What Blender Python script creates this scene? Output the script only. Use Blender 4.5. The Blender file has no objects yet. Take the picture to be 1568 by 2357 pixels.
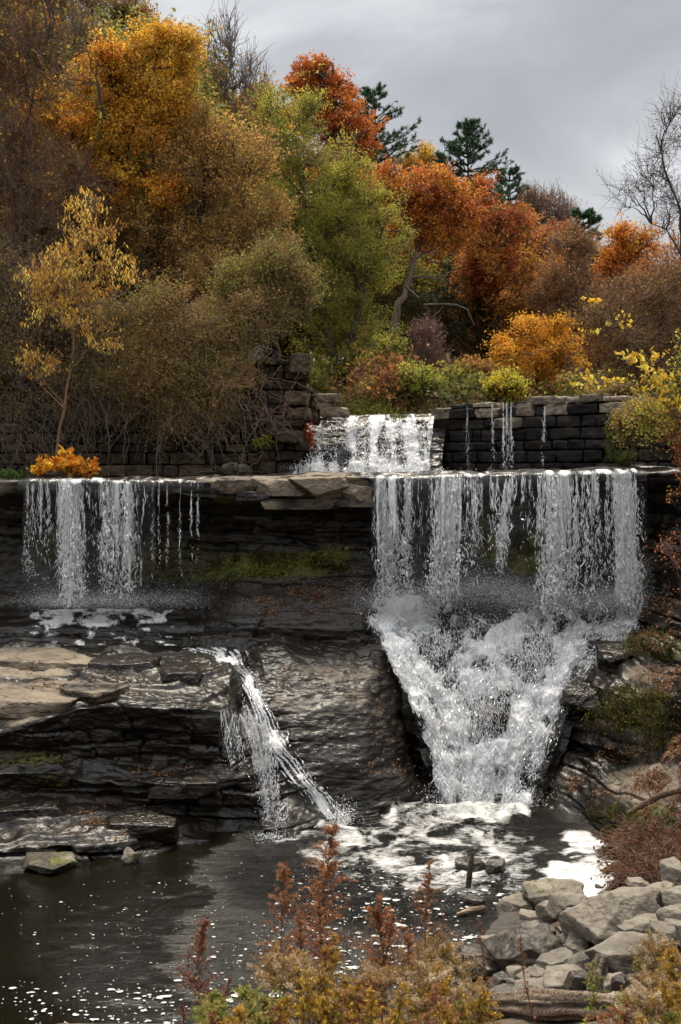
import bpy, bmesh, math, random
import numpy as np
from mathutils import Vector

# ------------------------------------------------------------------ scene, camera
S = bpy.context.scene
COL = S.collection
F_PX, CX, CY = 2619.0, 784.0, 1178.5          # focal length and centre, in the photo's own measure
CAM = np.array([0.0, 0.0, 8.0])
TH = math.atan(92.8 / F_PX)
FW = np.array([0, math.cos(TH), -math.sin(TH)])
UP = np.array([0, math.sin(TH), math.cos(TH)])

def P(x, y, Y):
    """world point seen at photo position x, y when it stands Y metres ahead"""
    x = np.asarray(x, float); y = np.asarray(y, float); Y = np.asarray(Y, float)
    u = (x - CX) / F_PX; v = -(y - CY) / F_PX
    dy = FW[1] + v * UP[1]; dz = FW[2] + v * UP[2]
    return np.stack(np.broadcast_arrays(CAM[0] + u / dy * Y, Y + 0 * u, CAM[2] + dz / dy * Y), -1)

def to_px(p):
    r = np.asarray(p) - CAM
    d = r @ FW
    return CX + F_PX * r[..., 0] / d, CY - F_PX * (r @ UP) / d

def on_plane(x, y, z=0.0):
    x = np.asarray(x, float); y = np.asarray(y, float)
    v = -(y - CY) / F_PX
    dz = (FW[2] + v * UP[2]) / (FW[1] + v * UP[1])
    return P(x, y, (z - CAM[2]) / dz)

# ------------------------------------------------------------------ noise
def _h(i, j, k, seed):
    with np.errstate(over='ignore'):
        n = (i.astype(np.uint32) * np.uint32(374761393) + j.astype(np.uint32) * np.uint32(668265263)
             + k.astype(np.uint32) * np.uint32(2147483647) + np.uint32((seed * 974711 + 12345) & 0xffffffff))
        n = (n ^ (n >> np.uint32(13))) * np.uint32(1274126177)
        n = (n ^ (n >> np.uint32(16))) * np.uint32(2246822519)
        n = n ^ (n >> np.uint32(15))
    return n.astype(np.float64) / 4294967295.0 * 2 - 1

def vnoise(p, seed=0):
    p = np.asarray(p, float)
    f = np.floor(p); t = p - f; t = t * t * t * (t * (t * 6 - 15) + 10)
    f = f.astype(np.int64)
    r = 0
    for a in (0, 1):
        wa = t[..., 0] if a else 1 - t[..., 0]
        for b in (0, 1):
            wb = t[..., 1] if b else 1 - t[..., 1]
            for c in (0, 1):
                wc = t[..., 2] if c else 1 - t[..., 2]
                r = r + wa * wb * wc * _h(f[..., 0] + a, f[..., 1] + b, f[..., 2] + c, seed)
    return r

def fbm(p, octs=4, seed=0):
    p = np.asarray(p, float); r = 0; a = 1.0; s = 0
    for o in range(octs):
        r = r + a * vnoise(p, seed + o * 17); s += a
        p = p * 2.03 + 11.7; a *= 0.5
    return r / s * 1.6

def sstep(a, b, x):
    t = np.clip((x - a) / (b - a), 0, 1); return t * t * (3 - 2 * t)

def unit(v):
    return v / np.maximum(np.linalg.norm(v, axis=-1, keepdims=True), 1e-9)

# ------------------------------------------------------------------ objects
def tag(o, label=None, cat=None, group=None, kind=None):
    if label: o['label'] = label
    if cat: o['category'] = cat
    if group: o['group'] = group
    if kind: o['kind'] = kind
    return o

def thing(name, label, cat, loc=(0, 0, 0), group=None):
    o = bpy.data.objects.new(name, None); COL.objects.link(o)
    o.empty_display_size = 0.2
    o.location = [float(c) for c in loc]
    return tag(o, label, cat, group)

def mesh_obj(name, V, faces, mats, parent=None, loc=None, cols=None, attrs=None, smooth=False, midx=None):
    """one mesh object; faces is a list of (n,k) index arrays"""
    V = np.asarray(V, float)
    off = np.zeros(3)
    if parent is not None: off = np.array(parent.matrix_basis.translation) if parent.parent is None else np.array(parent.parent.matrix_basis.translation)
    elif loc is not None: off = np.asarray(loc, float)
    me = bpy.data.meshes.new(name)
    if not isinstance(faces, list): faces = [faces]
    faces = [np.asarray(f, np.int64) for f in faces if len(f)]
    nl = sum(f.size for f in faces); nf = sum(len(f) for f in faces)
    me.vertices.add(len(V)); me.loops.add(nl); me.polygons.add(nf)
    me.vertices.foreach_set('co', (V - off).astype(np.float32).ravel())
    me.loops.foreach_set('vertex_index', np.concatenate([f.ravel() for f in faces]).astype(np.int32))
    cnt = np.concatenate([np.full(len(f), f.shape[1]) for f in faces])
    st = np.concatenate([[0], np.cumsum(cnt)[:-1]])
    me.polygons.foreach_set('loop_start', st.astype(np.int32))
    if not isinstance(mats, (list, tuple)): mats = [mats]
    for m in mats: me.materials.append(m)
    if midx is not None: me.polygons.foreach_set('material_index', np.asarray(midx, np.int32))
    me.polygons.foreach_set('use_smooth', np.full(nf, bool(smooth)))
    if cols is not None:
        a = me.attributes.new('Col', 'FLOAT_COLOR', 'POINT')
        c = np.ones((len(V), 4), np.float32); c[:, :3] = cols
        a.data.foreach_set('color', c.ravel())
    for k, val in (attrs or {}).items():
        a = me.attributes.new(k, 'FLOAT', 'POINT')
        a.data.foreach_set('value', np.asarray(val, np.float32).ravel())
    me.update(calc_edges=True)
    me.validate()
    o = bpy.data.objects.new(name, me); COL.objects.link(o)
    if parent is not None:
        o.parent = parent
    else:
        o.location = [float(c) for c in off]
    return o

class Acc:
    """collects pieces of one mesh"""
    def __init__(s): s.V = []; s.F = {}; s.C = []; s.n = 0; s.M = {}
    def add(s, V, F, c, m=0):
        V = np.asarray(V, float).reshape(-1, 3); F = np.asarray(F, np.int64)
        if not len(V): return
        c = np.asarray(c, float)
        if c.ndim == 1: c = np.broadcast_to(c, (len(V), 3))
        s.V.append(V); s.C.append(c)
        s.F.setdefault((F.shape[1], m), []).append(F + s.n); s.n += len(V)
    def build(s, name, mats, parent=None, loc=None, smooth=False):
        if not s.n: return None
        fs, mi = [], []
        for (k, m), l in s.F.items():
            f = np.concatenate(l); fs.append(f); mi.append(np.full(len(f), m))
        return mesh_obj(name, np.concatenate(s.V), fs, mats, parent, loc, np.concatenate(s.C), None, smooth, np.concatenate(mi))

# ------------------------------------------------------------------ geometry pieces
def tubes(pts, rad, sides=3):
    """pts (N,S,3), rad (N,S) -> quads"""
    N, Sg, _ = pts.shape
    T = np.gradient(pts, axis=1); T = unit(T)
    ref = np.zeros_like(T); ref[..., 0] = 0.31; ref[..., 1] = 0.9; ref[..., 2] = 0.2
    A = unit(np.cross(T, ref)); B = np.cross(T, A)
    ang = np.arange(sides) * 2 * math.pi / sides
    V = (pts[:, :, None] + rad[:, :, None, None] * (A[:, :, None] * np.cos(ang)[:, None] + B[:, :, None] * np.sin(ang)[:, None]))
    idx = np.arange(N * Sg * sides).reshape(N, Sg, sides)
    a = idx[:, :-1]; b = idx[:, 1:]
    Fq = np.stack([a, np.roll(a, -1, 2), np.roll(b, -1, 2), b], -1).reshape(-1, 4)
    return V.reshape(-1, 3), Fq

def curves(A, B, rng, seg=4, sag=0.08, wob=0.1):
    """curved polylines from A to B (N,3)"""
    N = len(A); L = np.linalg.norm(B - A, axis=1, keepdims=True)
    M = (A + B) / 2 + rng.normal(0, wob, (N, 3)) * L
    M[:, 2] += sag * L[:, 0]
    t = np.linspace(0, 1, seg + 1)[None, :, None]
    pts = (1 - t) ** 2 * A[:, None] + 2 * t * (1 - t) * M[:, None] + t * t * B[:, None]
    if seg > 2:
        pts[:, 1:-1] += rng.normal(0, 0.022, (N, seg - 1, 3)) * L[:, :, None]
    return pts

def taper(N, seg, r0, r1):
    t = np.linspace(0, 1, seg + 1)[None]
    r0 = np.broadcast_to(np.asarray(r0, float).reshape(-1, 1), (N, 1)); r1 = np.broadcast_to(np.asarray(r1, float).reshape(-1, 1), (N, 1))
    return r0 * (1 - t) + r1 * t

def poly_at(pts, i, t):
    """point at parameter t on polyline i"""
    Sg = pts.shape[1] - 1
    k = np.minimum((t * Sg).astype(int), Sg - 1); f = (t * Sg - k)[:, None]
    return pts[i, k] * (1 - f) + pts[i, k + 1] * f

def resample(poly, n):
    poly = np.asarray(poly, float)
    d = np.concatenate([[0], np.cumsum(np.linalg.norm(np.diff(poly, axis=0), axis=1))])
    t = np.linspace(0, d[-1], n)
    return np.stack([np.interp(t, d, poly[:, k]) for k in range(3)], -1)

def leaves(Pt, size, ratio, rng, axis=None, spread=1.0):
    """rhombic leaves, one quad each"""
    N = len(Pt)
    a = rng.normal(0, 1, (N, 3))
    if axis is not None: a = unit(a) * spread + axis
    a = unit(a)
    b = unit(np.cross(a, rng.normal(0, 1, (N, 3))))
    s = (size * rng.uniform(0.6, 1.3, N))[:, None] if np.ndim(size) == 0 else np.asarray(size)[:, None]
    c = np.cross(a, b) * s * 0.12
    V = np.stack([Pt - a * s * .5, Pt + b * s * ratio * .5 + c, Pt + a * s * .5, Pt - b * s * ratio * .5 + c], 1)
    Fq = np.arange(N * 4).reshape(N, 4)
    return V.reshape(-1, 3), Fq

def drops(Pt, axis, length, width):
    """stretched eight-sided drops of water"""
    N = len(Pt)
    a = unit(axis); ref = np.tile(np.array([0.2, 0.9, 0.35]), (N, 1))
    b = unit(np.cross(a, ref)); c = np.cross(a, b)
    L = np.asarray(length).reshape(-1, 1); W = np.asarray(width).reshape(-1, 1)
    V = np.stack([Pt + a * L, Pt + b * W, Pt + c * W, Pt - b * W, Pt - c * W, Pt - a * L], 1).reshape(-1, 3)
    f = np.array([[0, 1, 2], [0, 2, 3], [0, 3, 4], [0, 4, 1], [5, 2, 1], [5, 3, 2], [5, 4, 3], [5, 1, 4]])
    Fq = (np.arange(N)[:, None, None] * 6 + f[None]).reshape(-1, 3)
    return V, Fq

def net(rows, nu, nv, smooth=1):
    """dense grid (nv,nu,3) from a control net (R,C,3)"""
    A = np.asarray(rows, float)
    def res(A, n, axis):
        A = np.moveaxis(A, axis, 0)
        d = np.linalg.norm(np.diff(A, axis=0), axis=-1).mean(axis=1) + 1e-4
        s = np.concatenate([[0], np.cumsum(d)]); t = np.linspace(0, s[-1], n)
        k = np.clip(np.searchsorted(s, t, side='right') - 1, 0, len(s) - 2)
        f = ((t - s[k]) / (s[k + 1] - s[k]))[:, None, None]
        return np.moveaxis(A[k] * (1 - f) + A[k + 1] * f, 0, axis)
    G = res(res(A, nv, 0), nu, 1)
    for _ in range(smooth):
        for ax in (0, 1):
            H = np.moveaxis(G, ax, 0).copy(); Q = H.copy()
            Q[1:-1] = (H[:-2] + 2 * H[1:-1] + H[2:]) / 4
            G = np.moveaxis(Q, 0, ax)
    return G

def gnormals(G):
    N = unit(np.cross(np.gradient(G, axis=1), np.gradient(G, axis=0)))
    if (N * (CAM - G)).sum(-1).mean() < 0: N = -N
    return N

def gfaces(nv, nu, G=None):
    i = np.arange(nv * nu).reshape(nv, nu)
    Fq = np.stack([i[:-1, :-1], i[1:, :-1], i[1:, 1:], i[:-1, 1:]], -1).reshape(-1, 4)
    return Fq

def rockify(G, low=0.12, strata=0.18, fine=0.03, h=0.28, seed=0, terr=0.6, lowf=0.5, mask=1.0):
    N = gnormals(G)
    x, y, z = G[..., 0], G[..., 1], G[..., 2]
    zz = z + 0.16 * fbm(np.stack([x * .3, y * .3, z * .1], -1), 3, seed) + 0.015 * x
    q = zz / h + 1.5 * vnoise(np.stack([zz * 0.9, x * .05, 0 * x], -1), seed + 5)
    idl = np.floor(q); fr = q - idl
    li = idl.astype(np.int64)
    cw = 0.55 + 0.75 * (1 + _h(li, li * 0 + 7, li * 0, seed))                     # joint spacing of each bed
    xc = (x + .35 * y) / cw + 3.7 * _h(li, li * 0 + 9, li * 0, seed) + 0.30 * fbm(np.stack([x * 1.3, y * 1.3, z * 1.3], -1), 3, seed + 71)
    ci = np.floor(xc).astype(np.int64); cf = xc - ci
    s = 0.55 * vnoise(np.stack([x * .55, y * .4, idl * 7.31], -1), seed + 9) + 0.55 * _h(li, li * 0 + 3, li * 0, seed) + 0.75 * _h(ci, li, li * 0, seed + 2)
    s = s - 0.8 * (fr < 0.12) - 0.45 * (cf < 0.045) + 0.3 * vnoise(np.stack([x * 2.6, y * 2.6, idl * 3.3], -1), seed + 3)
    hz = np.clip(1 - N[..., 2] ** 2, 0.0, 1)
    D = np.stack([N[..., 0], N[..., 1], N[..., 2] * 0.25], -1)
    d = strata * s * hz * mask * np.clip(0.55 + 1.1 * fbm(np.stack([x * .35, y * .35, z * .8], -1), 3, seed + 61), 0.12, 1.5)
    out = G + D * d[..., None] + N * (low * fbm(G * lowf, 3, seed + 21) + fine * fbm(G * np.array([3.5, 3.5, 8]), 4, seed + 31))[..., None]
    # little terraces on gently sloping tops
    zt = z / (h * 0.6) + 0.9 * fbm(np.stack([x * .4, y * .4, 0 * x], -1), 3, seed + 41)
    k = np.floor(zt); f = zt - k
    step = (sstep(0.88, 1.0, f) - f) * h * 0.6
    out[..., 2] += terr * step * sstep(.80, .95, N[..., 2]) * mask
    return out

def soft(px, py, spots):
    """0..1 field from soft ellipses (x, y, rx, ry, value)"""
    r = np.zeros_like(px)
    for (x, y, rx, ry, v) in spots:
        d = np.sqrt(((px - x) / rx) ** 2 + ((py - y) / ry) ** 2)
        r = np.maximum(r, v * (1 - sstep(0.55, 1.15, d)))
    return r

def stroke(px, py, path, w0, w1):
    """1 on a polyline, fading to 0 at its half width (w0 -> w1)"""
    path = np.asarray(path, float); best = np.zeros_like(px)
    n = len(path) - 1
    for i in range(n):
        a, b = path[i], path[i + 1]; ab = b - a
        t = np.clip(((px - a[0]) * ab[0] + (py - a[1]) * ab[1]) / (ab @ ab), 0, 1)
        d = np.hypot(px - a[0] - t * ab[0], py - a[1] - t * ab[1])
        w = w0 + (w1 - w0) * (i + t) / n
        best = np.maximum(best, 1 - sstep(0.35, 1.2, d / w))
    return best

# ------------------------------------------------------------------ materials
def new_mat(name):
    m = bpy.data.materials.new(name); m.use_nodes = True
    nt = m.node_tree; nt.nodes.clear()
    out = nt.nodes.new('ShaderNodeOutputMaterial')
    return m, nt, out

class NB:
    """tiny node helper"""
    def __init__(s, nt): s.nt = nt
    def n(s, t, **kw):
        nd = s.nt.nodes.new(t)
        for k, v in kw.items():
            if k == 'inp':
                for kk, vv in v.items():
                    if hasattr(vv, 'is_output'): s.nt.links.new(vv, nd.inputs[kk])
                    else: nd.inputs[kk].default_value = vv
            else: setattr(nd, k, v)
        return nd
    def attr(s, name): return s.n('ShaderNodeAttribute', attribute_name=name)
    def math(s, op, a, b=0.0, clamp=False):
        nd = s.n('ShaderNodeMath', operation=op, use_clamp=clamp, inp={0: a, 1: b}); return nd.outputs[0]
    def mixc(s, f, a, b, mode='MIX'):
        nd = s.n('ShaderNodeMix', data_type='RGBA', blend_type=mode)
        for k, v in ((0, f), (6, a), (7, b)):
            if hasattr(v, 'is_output'): s.nt.links.new(v, nd.inputs[k])
            else: nd.inputs[k].default_value = v
        return nd.outputs[2]
    def ramp(s, f, stops, interp='LINEAR'):
        nd = s.n('ShaderNodeValToRGB'); r = nd.color_ramp; r.interpolation = interp
        while len(r.elements) < len(stops): r.elements.new(0.5)
        for e, (p, c) in zip(r.elements, stops):
            e.position = p; e.color = c if len(c) == 4 else (*c, 1)
        s.nt.links.new(f, nd.inputs[0]); return nd.outputs[0]
    def noise(s, scale, vec=None, detail=4.0, rough=0.55, dist=0.0):
        nd = s.n('ShaderNodeTexNoise', inp={'Scale': scale, 'Detail': detail, 'Roughness': rough, 'Distortion': dist})
        if vec is not None: s.nt.links.new(vec, nd.inputs['Vector'])
        return nd.outputs[0]
    def geo(s, sc=(1, 1, 1)):
        g = s.n('ShaderNodeNewGeometry')
        m = s.n('ShaderNodeMapping', inp={'Scale': sc}); s.nt.links.new(g.outputs['Position'], m.inputs[0])
        return m.outputs[0]
    def link(s, a, b): s.nt.links.new(a, b)

def C4(c): return (c[0], c[1], c[2], 1)

def rock_material(name, dry_a, dry_b, wet_a, wet_b, wet_rough=0.22, bump=0.5, strat=22.0, crk=0.8):
    m, nt, out = new_mat(name); b = NB(nt)
    wet = b.attr('wet').outputs['Fac']; moss = b.attr('moss').outputs['Fac']
    n1 = b.noise(1.3, b.geo((1, 1, 3)), 6); n2 = b.noise(9, b.geo((1, 1, 2.5)), 5)
    n3 = b.noise(1.0, b.geo((1.6, 1.6, strat)), 6, 0.65); nf = b.noise(38, b.geo((1, 1, 1)), 3)
    f = b.math('ADD', b.math('MULTIPLY', n1, 0.55), b.math('MULTIPLY', n3, 0.45))
    dry = b.mixc(b.ramp(f, [(0.36, (0, 0, 0)), (0.62, (1, 1, 1))]), C4(dry_a), C4(dry_b))
    vo = b.n('ShaderNodeTexVoronoi', feature='DISTANCE_TO_EDGE', inp={'Scale': 0.55}); dv = b.n('ShaderNodeVectorMath', operation='ADD'); b.link(b.geo((.55, 1.5, 3.4)), dv.inputs[0])
    nv = b.n('ShaderNodeTexNoise', inp={'Scale': 2.2, 'Detail': 4.0}); b.link(b.geo((1, 1, 2)), nv.inputs['Vector']); sv = b.n('ShaderNodeVectorMath', operation='SCALE', inp={3: 0.9}); b.link(nv.outputs['Color'], sv.inputs[0]); b.link(sv.outputs[0], dv.inputs[1]); b.link(dv.outputs[0], vo.inputs['Vector'])
    crack = b.ramp(vo.outputs[0], [(0.0, (1 - crk,) * 3), (0.02, (1, 1, 1))])
    dry = b.mixc(b.ramp(n2, [(0.5, (0, 0, 0)), (0.75, (.7, .7, .7))]), dry, C4([c * .3 for c in dry_a]))
    wetc = b.mixc(b.ramp(f, [(0.4, (0, 0, 0)), (0.64, (1, 1, 1))]), C4(wet_a), C4(wet_b))
    w = b.math('ADD', wet, b.math('MULTIPLY', b.math('SUBTRACT', n1, 0.5), 0.7))
    w = b.ramp(w, [(0.36, (0, 0, 0)), (0.62, (1, 1, 1))])
    c = b.mixc(w, dry, wetc)
    c = b.mixc(b.math('SUBTRACT', 1.0, crack), c, C4([v * .3 for v in wet_a]))
    mm = b.math('ADD', moss, b.math('MULTIPLY', b.math('SUBTRACT', n2, 0.5), 2.0))
    mm = b.ramp(mm, [(0.38, (0, 0, 0)), (0.62, (1, 1, 1))])
    mc = b.mixc(nf, (0.028, 0.04, 0.006, 1), (0.105, 0.10, 0.014, 1))
    c = b.mixc(mm, c, mc)
    r = b.math('ADD', b.math('MULTIPLY', w, wet_rough - 0.85), 0.85)
    r = b.math('ADD', r, b.math('MULTIPLY', b.math('SUBTRACT', n2, 0.4), 0.3))
    r = b.math('MAXIMUM', r, b.math('MULTIPLY', mm, 0.9), clamp=True)
    nz = b.n('ShaderNodeSeparateXYZ'); gg = b.n('ShaderNodeNewGeometry'); b.link(gg.outputs['True Normal'], nz.inputs[0])
    vert = b.n('ShaderNodeMapRange', inp={0: nz.outputs[2], 1: 0.35, 2: 0.8, 3: 0.8, 4: 0.12}).outputs[0]
    hgt = b.math('ADD', b.math('ADD', b.math('MULTIPLY', n3, vert), b.math('MULTIPLY', crack, 0.5)), b.math('ADD', b.math('MULTIPLY', n2, 0.45), b.math('MULTIPLY', nf, 0.14)))
    bp = b.n('ShaderNodeBump', inp={'Strength': bump, 'Distance': 0.07, 'Height': hgt})
    p = b.n('ShaderNodeBsdfPrincipled', inp={'Base Color': c, 'Roughness': r, 'Normal': bp.outputs[0], 'Specular IOR Level': 0.32})
    b.link(p.outputs[0], out.inputs[0]); return m

def attr_material(name, rough=0.7, trans=0.0, spec=0.3, bump=None, vary=0.25):
    """colour from the mesh's own Col attribute, with fine variation"""
    m, nt, out = new_mat(name); b = NB(nt)
    c = b.attr('Col').outputs['Color']
    if vary:
        n = b.noise(bump[0] if bump else 12, b.geo(bump[1] if bump else (1, 1, 1)), 5)
        c = b.mixc(1.0, c, b.ramp(n, [(0.3, (1 - vary,) * 3), (0.7, (1 + vary,) * 3)]), 'MULTIPLY')
    p = b.n('ShaderNodeBsdfPrincipled', inp={'Base Color': c, 'Roughness': rough, 'Specular IOR Level': spec})
    if bump:
        bp = b.n('ShaderNodeBump', inp={'Strength': bump[2], 'Distance': 0.04, 'Height': n}); b.link(bp.outputs[0], p.inputs['Normal'])
    if trans:
        t = b.n('ShaderNodeBsdfTranslucent', inp={'Color': c})
        mx = b.n('ShaderNodeMixShader', inp={0: trans, 1: p.outputs[0], 2: t.outputs[0]})
        b.link(mx.outputs[0], out.inputs[0])
    else: b.link(p.outputs[0], out.inputs[0])
    return m

M_ROCK = rock_material('wet_bedrock', (0.21, 0.17, 0.125), (0.10, 0.078, 0.056), (0.0050, 0.0038, 0.0027), (0.019, 0.0140, 0.0088), 0.30, 0.45)
M_STONE = rock_material('boulder_stone', (0.22, 0.19, 0.15), (0.095, 0.082, 0.065), (0.022, 0.018, 0.014), (0.05, 0.041, 0.031), 0.4, 0.5, 5.0, 0.25)
M_LEAF = attr_material('leaf', 0.55, 0.5, 0.25, None, 0)
M_NEEDLE = attr_material('needle', 0.6, 0.15, 0.25, None, 0)
M_BARK = attr_material('bark', 0.85, 0, 0.2, (9, (1, 1, .3), 0.5), 0.35)
M_TWIG = attr_material('twig', 0.8, 0, 0.2, None, 0)
M_DRYPLANT = attr_material('dry_seed_head', 0.85, 0.3, 0.1, None, 0)
M_BLOCK = attr_material('cut_stone', 0.75, 0, 0.2, (5, (1, 1, 1.8), 1.0), 0.75)
M_WOOD = attr_material('weathered_wood', 0.85, 0, 0.2, (3, (.35, 9, 9), 1.0), 0.75)

def flow_uv(G):
    """metres across and along a running sheet"""
    du = np.linalg.norm(np.diff(G, axis=1), axis=-1); dv = np.linalg.norm(np.diff(G, axis=0), axis=-1)
    fu = np.concatenate([np.zeros((G.shape[0], 1)), np.cumsum(du, 1)], 1); fu = fu - fu.mean(1, keepdims=True)
    fv = np.concatenate([np.zeros((1, G.shape[1])), np.cumsum(dv, 0)], 0)
    return {'fu': fu, 'fv': np.broadcast_to(fv.mean(1, keepdims=True), fv.shape).copy()}

def white_water(name):
    m, nt, out = new_mat(name); b = NB(nt)
    d = b.n('ShaderNodeBsdfDiffuse', inp={'Color': (0.93, 0.94, 0.95, 1)})
    t = b.n('ShaderNodeBsdfTranslucent', inp={'Color': (0.93, 0.94, 0.95, 1)})
    g = b.n('ShaderNodeBsdfGlossy', inp={'Color': (1, 1, 1, 1), 'Roughness': 0.15})
    m1 = b.n('ShaderNodeMixShader', inp={0: 0.55, 1: d.outputs[0], 2: t.outputs[0]})
    m2 = b.n('ShaderNodeMixShader', inp={0: 0.14, 1: m1.outputs[0], 2: g.outputs[0]})
    b.link(m2.outputs[0], out.inputs[0]); return m
M_DROP = white_water('white_water')

def torrent(name, sc, lo=0.42, hi=0.6, clear=True):
    """broken white water: 'foam' says how much of the surface is white, between it the water is clear"""
    m, nt, out = new_mat(name); b = NB(nt)
    foam = b.attr('foam').outputs['Fac']
    uv = b.n('ShaderNodeCombineXYZ'); b.link(b.attr('fu').outputs['Fac'], uv.inputs[0]); b.link(b.math('MULTIPLY', b.attr('fv').outputs['Fac'], 0.34), uv.inputs[1])
    wn = b.n('ShaderNodeTexNoise', inp={'Scale': 1.6, 'Detail': 3.0}); b.link(b.geo(), wn.inputs['Vector']); ws = b.n('ShaderNodeVectorMath', operation='SCALE', inp={3: 0.45}); b.link(wn.outputs['Color'], ws.inputs[0])
    wv = b.n('ShaderNodeVectorMath', operation='ADD'); b.link(uv.outputs[0], wv.inputs[0]); b.link(ws.outputs[0], wv.inputs[1])
    n1 = b.noise(sc, wv.outputs[0], 6, 0.68, 0.6); n2 = b.noise(sc * 3.4, wv.outputs[0], 4, 0.62, 0.5)
    n = b.math('ADD', b.math('MULTIPLY', n1, 0.62), b.math('MULTIPLY', n2, 0.38))
    a = b.math('SUBTRACT', b.math('ADD', n, b.math('MULTIPLY', foam, 0.62)), 0.34)
    a = b.ramp(a, [(lo, (0, 0, 0)), (hi, (1, 1, 1))])
    bp = b.n('ShaderNodeBump', inp={'Strength': 0.5, 'Distance': 0.08, 'Height': n})
    d = b.n('ShaderNodeBsdfPrincipled', inp={'Base Color': (0.95, 0.955, 0.96, 1), 'Roughness': 0.5, 'Normal': bp.outputs[0], 'Subsurface Weight': 0.0})
    t = b.n('ShaderNodeBsdfTranslucent', inp={'Color': (0.92, 0.93, 0.94, 1), 'Normal': bp.outputs[0]})
    wmix = b.n('ShaderNodeMixShader', inp={0: 0.45, 1: d.outputs[0], 2: t.outputs[0]})
    tr = b.n('ShaderNodeBsdfTransparent', inp={'Color': (0.985, 0.99, 0.99, 1)})
    gl = b.n('ShaderNodeBsdfGlossy', inp={'Color': (1, 1, 1, 1), 'Roughness': 0.12, 'Normal': bp.outputs[0]})
    fr = b.n('ShaderNodeFresnel', inp={'IOR': 1.33, 'Normal': bp.outputs[0]})
    cl = b.n('ShaderNodeMixShader', inp={0: b.math('MULTIPLY', fr.outputs[0], 0.6), 1: tr.outputs[0], 2: gl.outputs[0]})
    mx = b.n('ShaderNodeMixShader', inp={0: a, 1: cl.outputs[0], 2: wmix.outputs[0]})
    b.link(mx.outputs[0], out.inputs[0]); return m
M_TORRENT = torrent('broken_white_water', 4.6, .40, .56)
M_FILM = torrent('thin_running_water', 3.2)

def pool_material():
    m, nt, out = new_mat('dark_pool_water'); b = NB(nt)
    foam = b.attr('foam').outputs['Fac']; rough = b.attr('chop').outputs['Fac']
    n1 = b.noise(1.5, b.geo((1, 2.2, 1)), 5, 0.6, 0.8); n2 = b.noise(8.5, b.geo((1, 2.0, 1)), 5, 0.7, 0.8); n3 = b.noise(17, b.geo((1, 2.2, 1)), 3)
    a = b.math('SUBTRACT', b.math('ADD', b.math('ADD', b.math('MULTIPLY', n2, 0.7), b.math('MULTIPLY', n1, 0.3)), b.math('MULTIPLY', foam, 0.62)), 0.34)
    a = b.ramp(a, [(0.40, (0, 0, 0)), (0.74, (1, 1, 1))])
    hgt = b.math('ADD', b.math('MULTIPLY', n1, 1.0), b.math('ADD', b.math('MULTIPLY', n2, 0.75), b.math('MULTIPLY', n3, 0.42)))
    st = b.math('ADD', b.math('MULTIPLY', rough, 1.1), 0.05)
    bp = b.n('ShaderNodeBump', inp={'Strength': st, 'Distance': 0.12, 'Height': hgt})
    col = b.mixc(b.noise(0.35, b.geo(), 3), (0.003, 0.003, 0.0018, 1), (0.007, 0.0055, 0.003, 1))
    w = b.n('ShaderNodeBsdfPrincipled', inp={'Base Color': col, 'Roughness': 0.06, 'IOR': 1.33, 'Specular IOR Level': 0.45, 'Normal': bp.outputs[0]})
    bp2 = b.n('ShaderNodeBump', inp={'Strength': 0.5, 'Distance': 0.06, 'Height': n2})
    fo = b.n('ShaderNodeBsdfPrincipled', inp={'Base Color': (0.50, 0.495, 0.475, 1), 'Roughness': 0.7, 'Normal': bp2.outputs[0]})
    mx = b.n('ShaderNodeMixShader', inp={0: a, 1: w.outputs[0], 2: fo.outputs[0]})
    b.link(mx.outputs[0], out.inputs[0]); return m
M_POOL = pool_material()

def foam_material():
    m, nt, out = new_mat('foam_fleck'); b = NB(nt)
    p = b.n('ShaderNodeBsdfPrincipled', inp={'Base Color': (0.40, 0.395, 0.375, 1), 'Roughness': 0.75})
    b.link(p.outputs[0], out.inputs[0]); return m
M_FOAM = foam_material()

def ground_material(name, a, c, leafc):
    m, nt, out = new_mat(name); b = NB(nt)
    n1 = b.noise(0.8, b.geo(), 6); n2 = b.noise(14, b.geo(), 5, 0.7)
    col = b.mixc(b.ramp(n1, [(0.35, (0, 0, 0)), (0.65, (1, 1, 1))]), C4(a), C4(c))
    col = b.mixc(b.ramp(n2, [(0.52, (0, 0, 0)), (0.62, (1, 1, 1))]), col, C4(leafc))
    bp = b.n('ShaderNodeBump', inp={'Strength': 0.8, 'Distance': 0.08, 'Height': n2})
    p = b.n('ShaderNodeBsdfPrincipled', inp={'Base Color': col, 'Roughness': 0.9, 'Normal': bp.outputs[0], 'Specular IOR Level': 0.2})
    b.link(p.outputs[0], out.inputs[0]); return m
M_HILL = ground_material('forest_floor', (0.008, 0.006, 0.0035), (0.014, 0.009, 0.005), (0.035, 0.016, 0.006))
M_BANK = ground_material('bank_earth', (0.06, 0.045, 0.03), (0.11, 0.085, 0.06), (0.15, 0.11, 0.075))
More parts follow.
